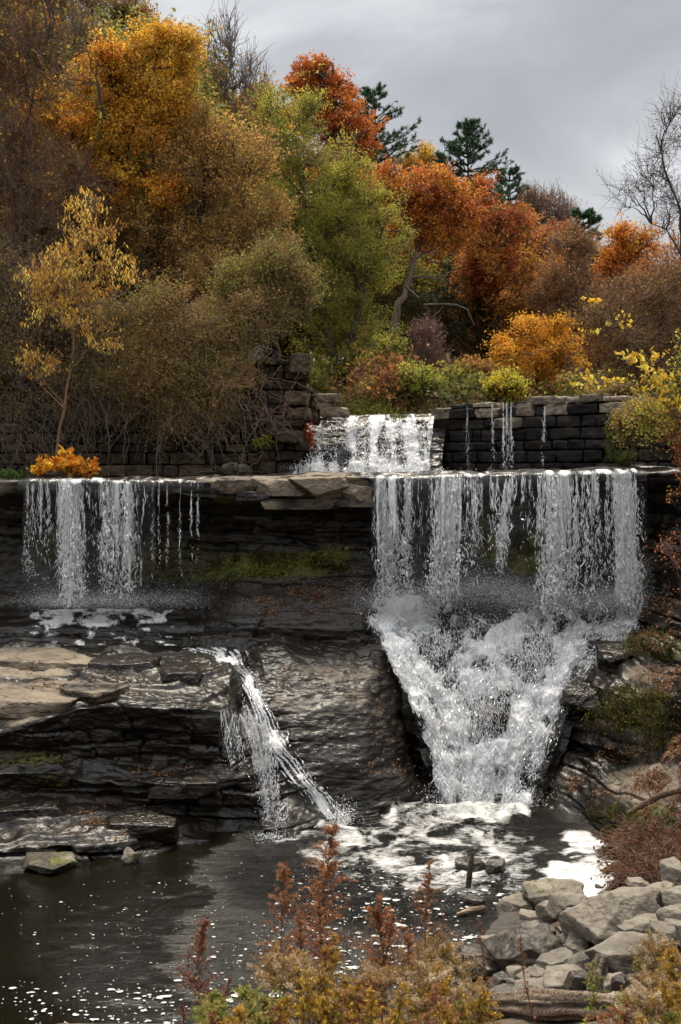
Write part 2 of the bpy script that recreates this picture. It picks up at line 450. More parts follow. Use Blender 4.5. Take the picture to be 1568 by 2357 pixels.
# ------------------------------------------------------------------ sky, sun, camera
SUN_EL, SUN_AZ = 70.0, -10.0          # ahead of the camera, a little to the left, behind thin cloud
def build_world():
    w = bpy.data.worlds.new("World"); S.world = w; w.use_nodes = True
    nt = w.node_tree; nt.nodes.clear(); b = NB(nt)
    out = nt.nodes.new('ShaderNodeOutputWorld')
    sky = b.n('ShaderNodeTexSky', sky_type='NISHITA', sun_disc=False, sun_elevation=math.radians(SUN_EL), sun_rotation=math.radians(SUN_AZ))
    bg1 = b.n('ShaderNodeBackground', inp={'Color': sky.outputs[0], 'Strength': 0.06})
    tc = b.n('ShaderNodeTexCoord'); sep = b.n('ShaderNodeSeparateXYZ'); b.link(tc.outputs['Generated'], sep.inputs[0])
    z = b.math('MAXIMUM', sep.outputs[2], 0.0)
    den = b.math('ADD', z, 0.34)
    cb = b.n('ShaderNodeCombineXYZ')
    b.link(b.math('DIVIDE', sep.outputs[0], den), cb.inputs[0]); b.link(b.math('DIVIDE', sep.outputs[1], den), cb.inputs[1])
    mp = b.n('ShaderNodeMapping', inp={'Scale': (1.5, 1.7, 1), 'Location': (0.3, 0.7, 0)}); b.link(cb.outputs[0], mp.inputs[0])
    n1 = b.noise(1.0, mp.outputs[0], 7, 0.52, 0.5)
    cl = b.ramp(n1, [(0.32, (0.0645, 0.0652, 0.0662)), (0.50, (0.0955, 0.096, 0.0968)), (0.68, (0.192, 0.193, 0.195))])
    # the cloud thins towards the sun, overhead
    sd = (math.sin(math.radians(SUN_AZ)) * math.cos(math.radians(SUN_EL)), math.cos(math.radians(SUN_AZ)) * math.cos(math.radians(SUN_EL)), math.sin(math.radians(SUN_EL)))
    dp = b.n('ShaderNodeVectorMath', operation='DOT_PRODUCT', inp={1: sd}); b.link(tc.outputs['Generated'], dp.inputs[0])
    glow = b.math('POWER', b.math('MAXIMUM', dp.outputs['Value'], 0.0), 7.0)
    low = b.n('ShaderNodeMapRange', interpolation_type='SMOOTHSTEP', inp={0: z, 1: 0.42, 2: 0.80, 3: 0.0, 4: 1.0}).outputs[0]
    rim = b.n('ShaderNodeMapRange', interpolation_type='SMOOTHSTEP', inp={0: z, 1: 0.30, 2: 0.14, 3: 0.0, 4: 0.5}).outputs[0]
    gain = b.math('ADD', b.math('ADD', 1.0, rim), b.math('ADD', b.math('MULTIPLY', low, 2.6), b.math('MULTIPLY', b.math('MULTIPLY', glow, low), 2.5)))
    back = b.n('ShaderNodeMapRange', interpolation_type='SMOOTHSTEP', inp={0: sep.outputs[1], 1: -0.55, 2: 0.3, 3: 1.05, 4: 1.0}).outputs[0]
    gain = b.math('MULTIPLY', gain, back)
    bg2 = b.n('ShaderNodeBackground', inp={'Color': cl}); b.link(gain, bg2.inputs['Strength'])
    mx = b.n('ShaderNodeMixShader', inp={0: 0.95, 1: bg1.outputs[0], 2: bg2.outputs[0]})
    b.link(mx.outputs[0], out.inputs[0])
    L = bpy.data.lights.new('sun', 'SUN'); L.energy = 1.0; L.angle = math.radians(14); L.color = (1, 0.89, 0.72)
    so = bpy.data.objects.new('sun', L); COL.objects.link(so)
    so.rotation_euler = Vector([-c for c in sd]).to_track_quat('-Z', 'Y').to_euler(); so.location = (0, 10, 40)
    cam = bpy.data.cameras.new('camera'); co = bpy.data.objects.new('camera', cam); COL.objects.link(co)
    co.location = CAM; co.rotation_euler = (math.pi / 2 - TH, 0, 0)
    cam.sensor_fit = 'VERTICAL'; cam.sensor_height = 36; cam.sensor_width = 24; cam.lens = 40.0; cam.clip_end = 3000; cam.clip_start = 0.1
    cam.dof.use_dof = True; cam.dof.focus_distance = 31; cam.dof.aperture_fstop = 4.5
    S.camera = co
    S.view_settings.view_transform = 'Standard'; S.view_settings.look = 'None'; S.view_settings.exposure = EXPOSURE; S.view_settings.gamma = 1
    S.view_settings.use_curve_mapping = False
    S.cycles.transparent_max_bounces = 24; S.cycles.max_bounces = 8; S.cycles.diffuse_bounces = 3
    S.cycles.caustics_reflective = False; S.cycles.caustics_refractive = False
    S.cycles.sample_clamp_indirect = 4.0
    S.cycles.use_denoising = DENOISE
EXPOSURE = 2.45
DENOISE = True
build_world()

# ------------------------------------------------------------------ hillside and bank
SHORE = np.array([(-40, 16.2), (1.2, 16.3), (2.0, 17.3), (2.5, 18.8), (2.8, 20.0), (3.5, 20.9), (5.3, 21.1), (6.2, 22.6), (6.7, 24.2), (7.2, 26.0), (9, 27)])
def bank_z(x, y):
    x = np.asarray(x, float); y = np.asarray(y, float)
    d = np.full(np.broadcast(x, y).shape, 1e9)
    for a, b in zip(SHORE[:-1], SHORE[1:]):
        ab = b - a; t = np.clip(((x - a[0]) * ab[0] + (y - a[1]) * ab[1]) / (ab @ ab), 0, 1)
        d = np.minimum(d, np.hypot(x - a[0] - t * ab[0], y - a[1] - t * ab[1]))
    sx = np.interp(y, SHORE[:, 1], SHORE[:, 0])
    land = (y < 16.2) | (x > sx)
    d = np.where(land, d, -d)
    z = np.where(d > 0, d * 0.41, d * 0.5)
    z = z + 0.5 * np.exp(-((y - 7.6) / 2.4) ** 2) * (1 - sstep(2.5, 5, np.abs(x - 1)) * 0.4)
    return np.maximum(z, -2.2)

gx = np.linspace(-26, 32, 180); gy = np.linspace(-12, 27, 170)
X, Yg = np.meshgrid(gx, gy)
Z = bank_z(X, Yg) + 0.10 * fbm(np.stack([X, Yg, 0 * X], -1) * 1.1, 4, 3)
G = np.stack([X, Yg, Z], -1)
o = mesh_obj('bank', G.reshape(-1, 3), gfaces(*X.shape), M_BANK, loc=(2, 12, 0), smooth=True)
tag(o, 'earthy near bank of the pool under the weeds and boulders', kind='structure')

def hill_z(x, y):
    x = np.asarray(x, float); y = np.asarray(y, float)
    z = 9.75 + np.maximum(y - 43, 0) * 0.11
    z = z + sstep(-2, -16, x) * (2.0 + np.maximum(y - 40, 0) * 0.16) + sstep(9, 22, x) * (1.6 + np.maximum(y - 34, 0) * 0.10)
    z = z + 0.25 * fbm(np.stack([x * .25, y * .25, 0 * x], -1), 3, 8)
    return np.minimum(z, 24 + 0 * z)
gx = np.concatenate([np.linspace(-400, -40, 20), np.linspace(-36, 40, 160), np.linspace(44, 400, 20)])
gy = np.concatenate([np.linspace(38.6, 80, 110), np.linspace(82, 140, 30), np.linspace(150, 700, 24)])
X, Yg = np.meshgrid(gx, gy)
Yw = Yg + np.interp(X, [-40, -12, -6, -1.5, 2.5, 10, 14, 40], [-3.0, -2.6, -0.4, 0.0, 0.0, -4.4, -6.0, -8.0]) * sstep(60, 39, Yg)
Z = hill_z(X, Yw)
G = np.stack([X, Yw, Z], -1)
skirt = G[:1].copy(); skirt[..., 2] = 6.0; skirt[..., 1] += 1.2; mid = G[:1].copy(); mid[..., 2] -= .5; mid[..., 1] += .5
G = np.concatenate([skirt, mid, G])
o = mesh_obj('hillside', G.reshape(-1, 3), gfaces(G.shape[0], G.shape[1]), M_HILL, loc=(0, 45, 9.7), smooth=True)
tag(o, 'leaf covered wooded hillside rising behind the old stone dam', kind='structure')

# ------------------------------------------------------------------ bedrock
XL = np.concatenate([[-420, -250], np.arange(-150, 1661, 24.0), [1700, 1850, 2100]])
def row(xs, ys, Ys):
    return P(xs, np.interp(xs, *ys) if isinstance(ys, tuple) else ys, np.interp(xs, *Ys) if isinstance(Ys, tuple) else Ys)
LIPY = ([-420, 0, 190, 320, 470, 560, 640, 760, 860, 960, 1100, 1270, 1400, 1480, 1560, 2100], [1105, 1103, 1104, 1106, 1107, 1103, 1095, 1093, 1097, 1095, 1092, 1087, 1083, 1082, 1084, 1070])
LIPD = ([-420, 0, 470, 640, 760, 860, 900, 1400, 1560, 2100], [31.2, 31.0, 31.0, 30.6, 30.5, 30.7, 31.0, 30.5, 30.0, 27.0])
_lx = np.arange(-420, 2101, 22.0); _lr = np.random.default_rng(17)
LIPY = (_lx, np.interp(_lx, *LIPY) + _lr.normal(0, .9, len(_lx)) * (1 + .8 * ((_lx > 470) & (_lx < 860)))); LIPD = (_lx, np.interp(_lx, *LIPD) + _lr.normal(0, .06, len(_lx)))
def lipd(off):
    return (LIPD[0], [v + off for v in LIPD[1]])
def lipy(off):
    return (LIPY[0], [v + off for v in LIPY[1]])
DAMD = ([-420, 0, 720, 985, 1480, 1700, 2100], [36.5, 37.0, 37.6, 38.6, 33.0, 31.5, 29])
rows = [
    row(XL, 1094, (DAMD[0], [v + 3.5 for v in DAMD[1]])),
    row(XL, (LIPY[0], [v - 8 for v in LIPY[1]]), (DAMD[0], [v - 0.3 for v in DAMD[1]])),
    row(XL, lipy(-4), lipd(1.2)),
    row(XL, lipy(0), lipd(0.1)),
    row(XL, lipy(7), lipd(0)),
    row(XL, ([-420, 0, 470, 640, 850, 880, 1100, 1480, 2100], [1128, 1128, 1140, 1158, 1150, 1118, 1112, 1105, 1100]), lipd(0.08)),
    row(XL, ([-420, 0, 470, 640, 850, 880, 1480, 2100], [1160, 1160, 1172, 1184, 1180, 1150, 1140, 1135]), ([-420, 470, 640, 850, 880, 1480, 1560, 2100], [31.9, 31.8, 31.5, 31.5, 31.5, 31.0, 30.4, 27.4])),
    row(XL, ([-420, 0, 470, 850, 900, 1480, 2100], [1210, 1215, 1225, 1225, 1200, 1190, 1180]), ([-420, 470, 640, 850, 900, 1480, 1560, 2100], [32.4, 32.5, 32.0, 31.8, 31.9, 31.4, 30.6, 27.6])),
    row(XL, ([-420, 0, 470, 640, 850, 900, 1480, 2100], [1300, 1300, 1285, 1265, 1275, 1290, 1280, 1270]), ([-420, 470, 640, 850, 900, 1480, 1560, 2100], [32.5, 32.3, 31.7, 31.4, 31.6, 31.1, 30.5, 27.5])),
    row(XL, ([-420, 0, 420, 560, 850, 900, 1480, 2100], [1385, 1385, 1375, 1340, 1340, 1370, 1370, 1350]), ([-420, 420, 560, 850, 900, 1480, 1560, 2100], [32.2, 32.0, 31.2, 30.9, 31.3, 30.8, 30.3, 27.3])),
    row(XL, ([-420, 420, 560, 850, 900, 1480, 2100], [1440, 1440, 1440, 1450, 1450, 1440, 1420]), ([-420, 420, 560, 850, 900, 1480, 1560, 2100], [31.0, 31.0, 30.0, 30.0, 30.8, 30.3, 30.0, 27.0])),
    row(XL, 1560, ([-420, 1480, 2100], [30.2, 30.0, 27.0])),
]
G = net(rows, 620, 330, 2)
G = rockify(G, 0.10, 0.16, 0.035, 0.26, 4)
LEDGE = G
px, py = to_px(G)
wet = np.ones_like(px) * 0.95
wet -= soft(px, py, [(740, 1122, 130, 42, 0.95), (560, 1106, 120, 12, 0.8), (760, 1240, 60, 60, 0.35), (-200, 1120, 300, 60, .5), (1750, 1120, 200, 200, .6)])
moss = soft(px, py, [(130, 1250, 60, 60, 0.45), (400, 1290, 180, 70, 0.42), (640, 1300, 190, 40, 0.62), (760, 1280, 60, 22, 0.7), (1120, 1190, 90, 60, 0.45), (1180, 1260, 110, 50, 0.72), (1220, 1305, 60, 20, 0.9), (1050, 1180, 60, 60, 0.4), (530, 1150, 50, 16, .5), (1500, 1300, 80, 100, .3)])
o = mesh_obj('rock_ledge', G.reshape(-1, 3), gfaces(G.shape[0], G.shape[1]), M_ROCK, loc=(0, 31, 6), smooth=True, attrs={'wet': wet, 'moss': moss})
tag(o, 'overhanging dark bedrock ledge under the lip of the middle falls', kind='structure')

# lower rock shelf on the left: control columns run from back to front
XT = np.array([-420, -150, 0, 100, 190, 300, 400, 470, 520, 545, 590, 680, 780, 850, 885, 905, 930], float)
XB = np.array([-420, -150, 0, 100, 190, 300, 400, 470, 570, 625, 700, 800, 880, 960, 1013, 1035, 1060], float)
def srow(f, ys, Ys):
    xs = XT * (1 - f) + XB * f
    return P(xs, np.array(ys, float), np.array(Ys, float))
WY = np.array([2040, 2020, 2007, 2001, 1990, 1979, 1968, 1958, 1946, 1938, 1922, 1897, 1882, 1866, 1853, 1850, 1850], float)
WD = 8 * 2619.0 / (WY - 1085.7)
rows = [
    srow(0.0, [1418] * 7 + [1420, 1425, 1428, 1432, 1436, 1440, 1440, 1440, 1442, 1445], [32.3] * 7 + [31.6, 31.2, 31, 30.8, 30.7, 30.7, 30.8, 30.9, 31.3, 31.8]),
    srow(0.02, [1450] * 5 + [1452, 1455, 1455, 1452, 1460, 1460, 1460, 1460, 1458, 1458, 1470, 1500], [30.4] * 7 + [30.1, 29.9, 29.9, 29.8, 29.8, 29.8, 29.9, 30.0, 30.5, 31.2]),
    srow(0.05, [1466] * 5 + [1468, 1468, 1470, 1474, 1486, 1480, 1476, 1474, 1472, 1474, 1500, 1540], [30.3] * 7 + [29.9, 29.7, 29.7, 29.4, 29.4, 29.4, 29.5, 29.7, 30.2, 31.0]),
    srow(0.08, [1492] * 5 + [1494, 1496, 1498, 1502, 1520, 1506, 1500, 1500, 1500, 1506, 1540, 1580], [29.4] * 7 + [29.2, 29.1, 29.2, 28.9, 28.9, 28.9, 29.1, 29.3, 29.9, 30.7]),
    srow(0.16, [1560, 1556, 1552, 1550, 1548, 1548, 1548, 1552, 1556, 1580, 1562, 1558, 1556, 1556, 1566, 1600, 1640], [26.9] * 5 + [27.1, 27.2, 27.4, 27.6, 28.3, 28.2, 28.2, 28.2, 28.4, 28.8, 29.4, 30.2]),
    srow(0.24, [1690, 1690, 1682, 1652, 1619, 1616, 1617, 1619, 1622, 1664, 1622, 1620, 1620, 1620, 1630, 1660, 1700], [24.7, 24.7, 24.7, 25.0, 25.3, 25.4, 25.5, 25.6, 26.0, 27.0, 27.5, 27.6, 27.7, 28.0, 28.4, 29.1, 29.8]),
    srow(0.26, [1702, 1702, 1694, 1664, 1632, 1628, 1629, 1632, 1634, 1690, 1640, 1640, 1640, 1642, 1650, 1680, 1720], [24.65, 24.65, 24.65, 24.9, 25.2, 25.3, 25.4, 25.5, 25.8, 26.7, 27.3, 27.4, 27.5, 27.8, 28.3, 29.0, 29.6]),
    srow(0.42, [1740, 1740, 1735, 1730, 1740, 1745, 1748, 1750, 1735, 1742, 1720, 1720, 1720, 1720, 1730, 1750, 1780], [24.9, 24.9, 24.95, 25.2, 25.5, 25.5, 25.6, 25.6, 25.5, 26.1, 26.8, 26.9, 27.0, 27.4, 27.9, 28.6, 29.2]),
    srow(0.5, [1758, 1758, 1752, 1756, 1772, 1776, 1780, 1784, 1780, 1775, 1772, 1768, 1766, 1764, 1770, 1780, 1800], [24.6, 24.6, 24.6, 24.8, 25.2, 25.1, 25.0, 25.2, 25.3, 25.5, 26.4, 26.5, 26.7, 27.2, 27.7, 28.3, 28.9]),
    srow(0.56, [1784, 1784, 1780, 1785, 1796, 1800, 1804, 1806, 1805, 1800, 1792, 1790, 1788, 1786, 1788, 1795, 1810], [24.5, 24.5, 24.5, 24.7, 24.9, 24.7, 24.7, 24.9, 25.1, 25.3, 26.2, 26.4, 26.6, 27.0, 27.5, 28.1, 28.7]),
    srow(0.66, [1826, 1826, 1822, 1825, 1835, 1840, 1842, 1845, 1850, 1850, 1846, 1842, 1830, 1815, 1810, 1815, 1825], [24.6, 24.6, 24.7, 24.9, 25.1, 25.1, 25.1, 25.15, 25.15, 25.1, 25.8, 26.3, 26.5, 26.9, 27.4, 28.0, 28.5]),
    srow(0.80, [1900, 1900, 1900, 1896, 1886, 1880, 1885, 1890, 1900, 1900, 1890, 1874, 1858, 1842, 1832, 1832, 1836], [24.0, 24.0, 24.0, 24.0, 24.2, 24.6, 24.9, 25.0, 24.9, 24.8, 25.3, 26.1, 26.4, 26.9, 27.4, 27.9, 28.3]),
    srow(0.9, [1985, 1975, 1960, 1955, 1945, 1930, 1925, 1924, 1926, 1922, 1910, 1890, 1874, 1858, 1846, 1846, 1846], WD + np.array([.25, .25, .3, .25, .1, .1, .5, .4, .2, .15, .15, .1, .1, .1, .1, .3, .5])),
    srow(0.97, WY, WD),
    srow(1.0, WY + 120, WD + 0.3),
]
G = net(rows, 560, 460, 2)
px, py = to_px(G)
sm = 1 - 0.90 * sstep(560, 640, px - (py - 1450) * .33) * sstep(1440, 1480, py)
G = rockify(G, 0.20, 0.20, 0.04, 0.36, 14, 0.45, mask=sm)
SHELF = G; SHELF_N = gnormals(G)
px, py = to_px(G)
wet = np.ones_like(px)
wet -= soft(px, py, [(60, 1530, 150, 40, 0.7), (10, 1620, 150, 60, 0.8), (130, 1590, 110, 30, 0.7), (-200, 1600, 260, 120, 0.9), (330, 1560, 90, 12, .35), (60, 1500, 150, 14, 0.6), (110, 1985, 60, 22, .6), (760, 1600, 200, 130, 0.42), (700, 1450, 180, 34, .4), (640, 1400, 200, 40, .3), (250, 1930, 90, 40, .3)])
wet = np.where(py > 1700, np.maximum(wet, 0.8), wet)
moss = soft(px, py, [(60, 1745, 120, 22, 0.5), (110, 1975, 45, 25, 0.55), (120, 1800, 60, 30, 0.35), (40, 1690, 90, 20, .3)])
o = mesh_obj('rock_shelf', G.reshape(-1, 3), gfaces(G.shape[0], G.shape[1]), M_ROCK, loc=(-3, 27, 1.5), smooth=True, attrs={'wet': wet, 'moss': moss})
tag(o, 'wet dark rock shelf between the left falls and the pool', kind='structure')

# bed of the cascade: a V narrowing down to the pool
CB_Y = [1385, 1420, 1455, 1500, 1560, 1640, 1740, 1850, 1960]
CB_L = [815, 830, 862, 895, 928, 965, 1004, 1026, 1020]
CB_R = [1520, 1510, 1480, 1425, 1335, 1295, 1255, 1212, 1215]
CB_D = [31.3, 30.9, 30.3, 29.6, 29.0, 28.4, 27.8, 27.25, 26.9]
def bed_rows(off=0.0, n=9, ext=25):
    rws = []
    for y, l, r, d in zip(CB_Y, CB_L, CB_R, CB_D):
        xs = np.linspace(l - ext, r + ext, n); q = np.linspace(-1, 1, n)
        rws.append(P(xs, y - 6 * q * q, d + 0.35 - 0.45 * q * q - off))
    return rws
G = net(bed_rows(0, 9, 40), 200, 220, 2)
G = rockify(G, 0.30, 0.22, 0.05, 0.35, 24, 0.8, 0.9)
px, py = to_px(G)
o = mesh_obj('cascade_bed', G.reshape(-1, 3), gfaces(G.shape[0], G.shape[1]), M_ROCK, loc=(2, 29, 2), smooth=True, attrs={'wet': np.ones_like(px), 'moss': np.zeros_like(px)})
tag(o, 'black wet rock under the white cascade', kind='structure')

G = net([P(np.linspace(740, 1460, 12), y, d + .95) for y, d in zip(CB_Y, CB_D)], 160, 140, 1)
G = rockify(G, 0.2, 0.15, 0.04, 0.35, 25, 0.5)
o = mesh_obj('bedrock', G.reshape(-1, 3), gfaces(G.shape[0], G.shape[1]), M_ROCK, loc=(2, 30, 2), smooth=True, attrs={'wet': np.ones(G.shape[:2]), 'moss': np.zeros(G.shape[:2])})
tag(o, 'dark bedrock closing the cleft on both sides of the cascade', kind='structure')

# right bank: stepped ledges
def R(*q): return P(*np.array(q, float).T)
rows = [
    R((1470, 1255, 32), (1500, 1240, 31.6), (1540, 1230, 31.2), (1568, 1225, 31), (1640, 1210, 30.5), (1760, 1180, 30), (2200, 1120, 29)),
    R((1482, 1330, 30.9), (1500, 1320, 30.7), (1530, 1310, 30.4), (1568, 1300, 29.8), (1640, 1290, 29), (1760, 1270, 28), (2200, 1230, 25.5)),
    R((1480, 1398, 30.5), (1500, 1390, 30.2), (1535, 1384, 29.6), (1568, 1376, 29), (1640, 1360, 28), (1760, 1340, 26.5), (2200, 1310, 23.5)),
    R((1470, 1440, 30.2), (1490, 1436, 29.8), (1525, 1428, 29.0), (1568, 1416, 28), (1640, 1400, 27), (1760, 1380, 25.6), (2200, 1350, 22.8)),
    R((1425, 1482, 29.7), (1450, 1478, 29.3), (1490, 1470, 28.5), (1568, 1452, 27.4), (1640, 1440, 26.3), (1760, 1420, 25), (2200, 1390, 22.2)),
    R((1340, 1535, 29.2), (1380, 1528, 28.8), (1440, 1522, 28.0), (1568, 1510, 26.6), (1640, 1500, 25.6), (1760, 1480, 24.4), (2200, 1460, 21.6)),
    R((1312, 1572, 28.9), (1350, 1574, 28.4), (1400, 1580, 27.3), (1500, 1572, 26.6), (1640, 1560, 25.0), (1760, 1550, 23.8), (2200, 1530, 21)),
    R((1305, 1600, 28.8), (1345, 1600, 28.4), (1398, 1606, 27.1), (1480, 1600, 26.3), (1640, 1590, 24.7), (1760, 1580, 23.5), (2200, 1560, 20.6)),
    R((1298, 1650, 28.5), (1335, 1655, 28.0), (1392, 1690, 27.0), (1480, 1690, 26.2), (1640, 1680, 24.6), (1760, 1670, 23.3), (2200, 1650, 20.3)),
    R((1288, 1700, 28.2), (1325, 1712, 27.5), (1392, 1742, 26.7), (1480, 1738, 25.8), (1640, 1715, 24.1), (1760, 1700, 22.9), (2200, 1690, 20)),
    R((1272, 1760, 27.8), (1320, 1770, 27.2), (1385, 1785, 26.0), (1470, 1782, 24.9), (1640, 1770, 23.2), (1760, 1760, 22.2), (2200, 1750, 19.5)),
    R((1252, 1815, 27.5), (1310, 1826, 26.8), (1375, 1836, 25.6), (1460, 1830, 24.3), (1640, 1825, 22.6), (1760, 1820, 21.5), (2200, 1810, 19)),
    R((1235, 1850, 27.3), (1300, 1868, 26.3), (1372, 1892, 25.1), (1460, 1890, 23.8), (1640, 1880, 22.0), (1760, 1870, 21), (2200, 1860, 18.5)),
    R((1228, 1872, 26.7), (1300, 1893, 25.95), (1388, 1936, 24.6), (1470, 1965, 23.4), (1640, 1950, 21.6), (1760, 1940, 20.5), (2200, 1930, 18)),
    R((1222, 1990, 26.8), (1300, 2010, 26.0), (1400, 2060, 24.6), (1500, 2080, 23.4), (1640, 2060, 21.6), (1760, 2050, 20.5), (2200, 2050, 18)),
]
G = net(rows, 300, 330, 2)
G = rockify(G, 0.24, 0.30, 0.05, 0.34, 34, 1.0)
RBANK = G; RBANK_N = gnormals(G)
px, py = to_px(G)
wet = 0.78 + 0.25 * sstep(1400, 1300, px) + 0.1 * sstep(1500, 1400, py)
wet -= soft(px, py, [(1510, 1810, 130, 60, 0.5), (1500, 1550, 80, 24, 0.4), (1350, 1650, 40, 50, .15)])
moss = soft(px, py, [(1470, 1640, 80, 60, 0.55), (1500, 1880, 90, 40, 0.6), (1540, 1500, 60, 30, .5), (1380, 1900, 60, 20, .45), (1290, 1810, 40, 30, .2)])
o = mesh_obj('rocky_bank', G.reshape(-1, 3), gfaces(G.shape[0], G.shape[1]), M_ROCK, loc=(6, 26, 2), smooth=True, attrs={'wet': wet, 'moss': moss})
tag(o, 'stepped rock ledges with moss and leaves right of the cascade', kind='structure')

# ------------------------------------------------------------------ pool
gx = np.linspace(-15, 9, 520); gy = np.concatenate([np.linspace(13.5, 22, 150), np.linspace(22.05, 30, 200)])
X, Yg = np.meshgrid(gx, gy)
G = np.stack([X, Yg, 0 * X], -1)
px0, py0 = to_px(G)
_w = np.stack([px0 / 55, py0 / 20, 0 * px0], -1); px = px0 + 26 * fbm(_w, 4, 54); py = py0 + 9 * fbm(_w + 9, 4, 55)      # ragged outlines
foam = np.maximum.reduce([
    0.80 * stroke(px, py, [(1010, 1846), (1120, 1852), (1225, 1850)], 24, 24),
    0.70 * stroke(px, py, [(800, 1905), (860, 1892), (930, 1872), (1010, 1866), (1130, 1872), (1220, 1866)], 16, 26),
    0.8 * stroke(px, py, [(735, 1905), (790, 1905), (830, 1915)], 16, 22),
    0.62 * stroke(px, py, [(620, 1944), (700, 1925), (760, 1918)], 9, 14),
    0.66 * soft(px, py, [(860, 1935, 110, 34, 1)]), 0.58 * soft(px, py, [(980, 1965, 340, 110, 1)]),
    1.2 * soft(px, py, [(1340, 1995, 85, 16, 1), (1330, 2022, 75, 26, 1), (1380, 2000, 60, 40, 1), (1355, 2050, 60, 26, 1), (1310, 2075, 30, 14, .9)]),
    1.0 * soft(px, py, [(1320, 1920, 42, 16, 1), (1350, 1945, 40, 12, 1), (1330, 1962, 36, 10, 0.9)]),
    0.42 * soft(px, py, [(1120, 2030, 130, 50, 1)])])
foam = foam * (0.85 + 0.5 * fbm(np.stack([px / 60, py / 22, 0 * px], -1), 3, 57) + 0.35 * fbm(np.stack([px / 17, py / 7, 0 * px], -1), 3, 58))
foam = np.maximum(foam, (1.05 * soft(px, py, [(1330, 2010, 95, 34, 1), (1375, 2025, 50, 40, 1), (1330, 2060, 80, 26, 1)]) + 0.85 * soft(px, py, [(1325, 1925, 50, 20, 1), (1352, 1950, 40, 14, 1)])) * (1 + .25 * fbm(np.stack([px / 40, py / 14, 0 * px], -1), 3, 59)))
chop = np.maximum.reduce([soft(px, py, [(1000, 1900, 420, 120, 1.0)]), 0.85 * soft(px, py, [(930, 2010, 520, 170, 1)]), 0.4 * soft(px, py, [(900, 2200, 650, 260, 1)]), 0.22 * soft(px, py, [(450, 2200, 450, 260, 1)])])
lump = soft(px, py, [(1060, 1865, 260, 50, 1), (780, 1905, 60, 25, .8)])
G[..., 2] += lump * 0.16 * (0.4 + fbm(G * np.array([1.7, 2.4, 1]), 4, 51)) + chop * 0.03 * fbm(G * np.array([2.5, 4, 1]), 3, 52)
o = mesh_obj('pool_water', G.reshape(-1, 3), gfaces(*X.shape), M_POOL, loc=(-2, 21, 0), smooth=True, attrs={'foam': foam, 'chop': chop})
tag(o, 'dark brown plunge pool with white foam drifting on it', kind='structure')

rng = np.random.default_rng(7)
# drifting flecks of foam: too many to count
def flecks():
    N = 15000
    x = rng.uniform(-250, 1330, N); y = rng.uniform(1930, 2430, N)
    dens = 0.05 + 0.55 * soft(x, y, [(950, 2120, 420, 170, 1)]) + 0.4 * soft(x, y, [(260, 2320, 360, 80, 1), (650, 2240, 260, 130, .8)]) + 0.12 * soft(x, y, [(420, 2120, 420, 150, 1)])
    dens *= 0.35 + 0.9 * np.clip(0.5 + fbm(np.stack([x / 45, y / 16, 0 * x], -1), 3, 61), 0, 1.3)
    keep = rng.uniform(0, 1, N) < dens * 0.42
    keep &= (y > 1950 + 0.05 * np.abs(x - 800)) & (y > 2030 - (x - 40) * 0.13)
    x, y = x[keep], y[keep]
    p = on_plane(x, y, 0.012)
    near = soft(x, y, [(1000, 2150, 380, 160, 1), (300, 2320, 420, 75, 0.9), (640, 2250, 200, 110, .7)])
    r = np.exp(rng.normal(-4.7, 0.5, len(x))) * (0.75 + 2.3 * near * rng.uniform(0, 1, len(x)) ** 3)
    k = 9; ang = np.arange(k) * 2 * math.pi / k
    rad = r[:, None] * (1 + 0.35 * rng.normal(0, 1, (len(x), k)).clip(-1.6, 1.6))
    asp = rng.uniform(1.0, 2.4, len(x))[:, None]
    V = np.zeros((len(x), k + 1, 3)); V[:, :k, 0] = p[:, None, 0] + np.cos(ang) * rad * asp; V[:, :k, 1] = p[:, None, 1] + np.sin(ang) * rad * 1.15
    V[:, :k, 2] = 0.004; V[:, k] = p; V[:, k, 2] = 0.012 + r * 0.2
    V[..., 2] += 0.018
    i = np.arange(len(x))[:, None] * (k + 1); j = np.arange(k)[None]
    F = np.stack([i + j, i + (j + 1) % k, i + k + 0 * j], -1).reshape(-1, 3)
    o = mesh_obj('foam', V.reshape(-1, 3), F, M_FOAM, loc=(0, 19, 0), smooth=True)
    tag(o, 'small white foam flecks scattered over the dark pool', 'foam', kind='stuff')
flecks()
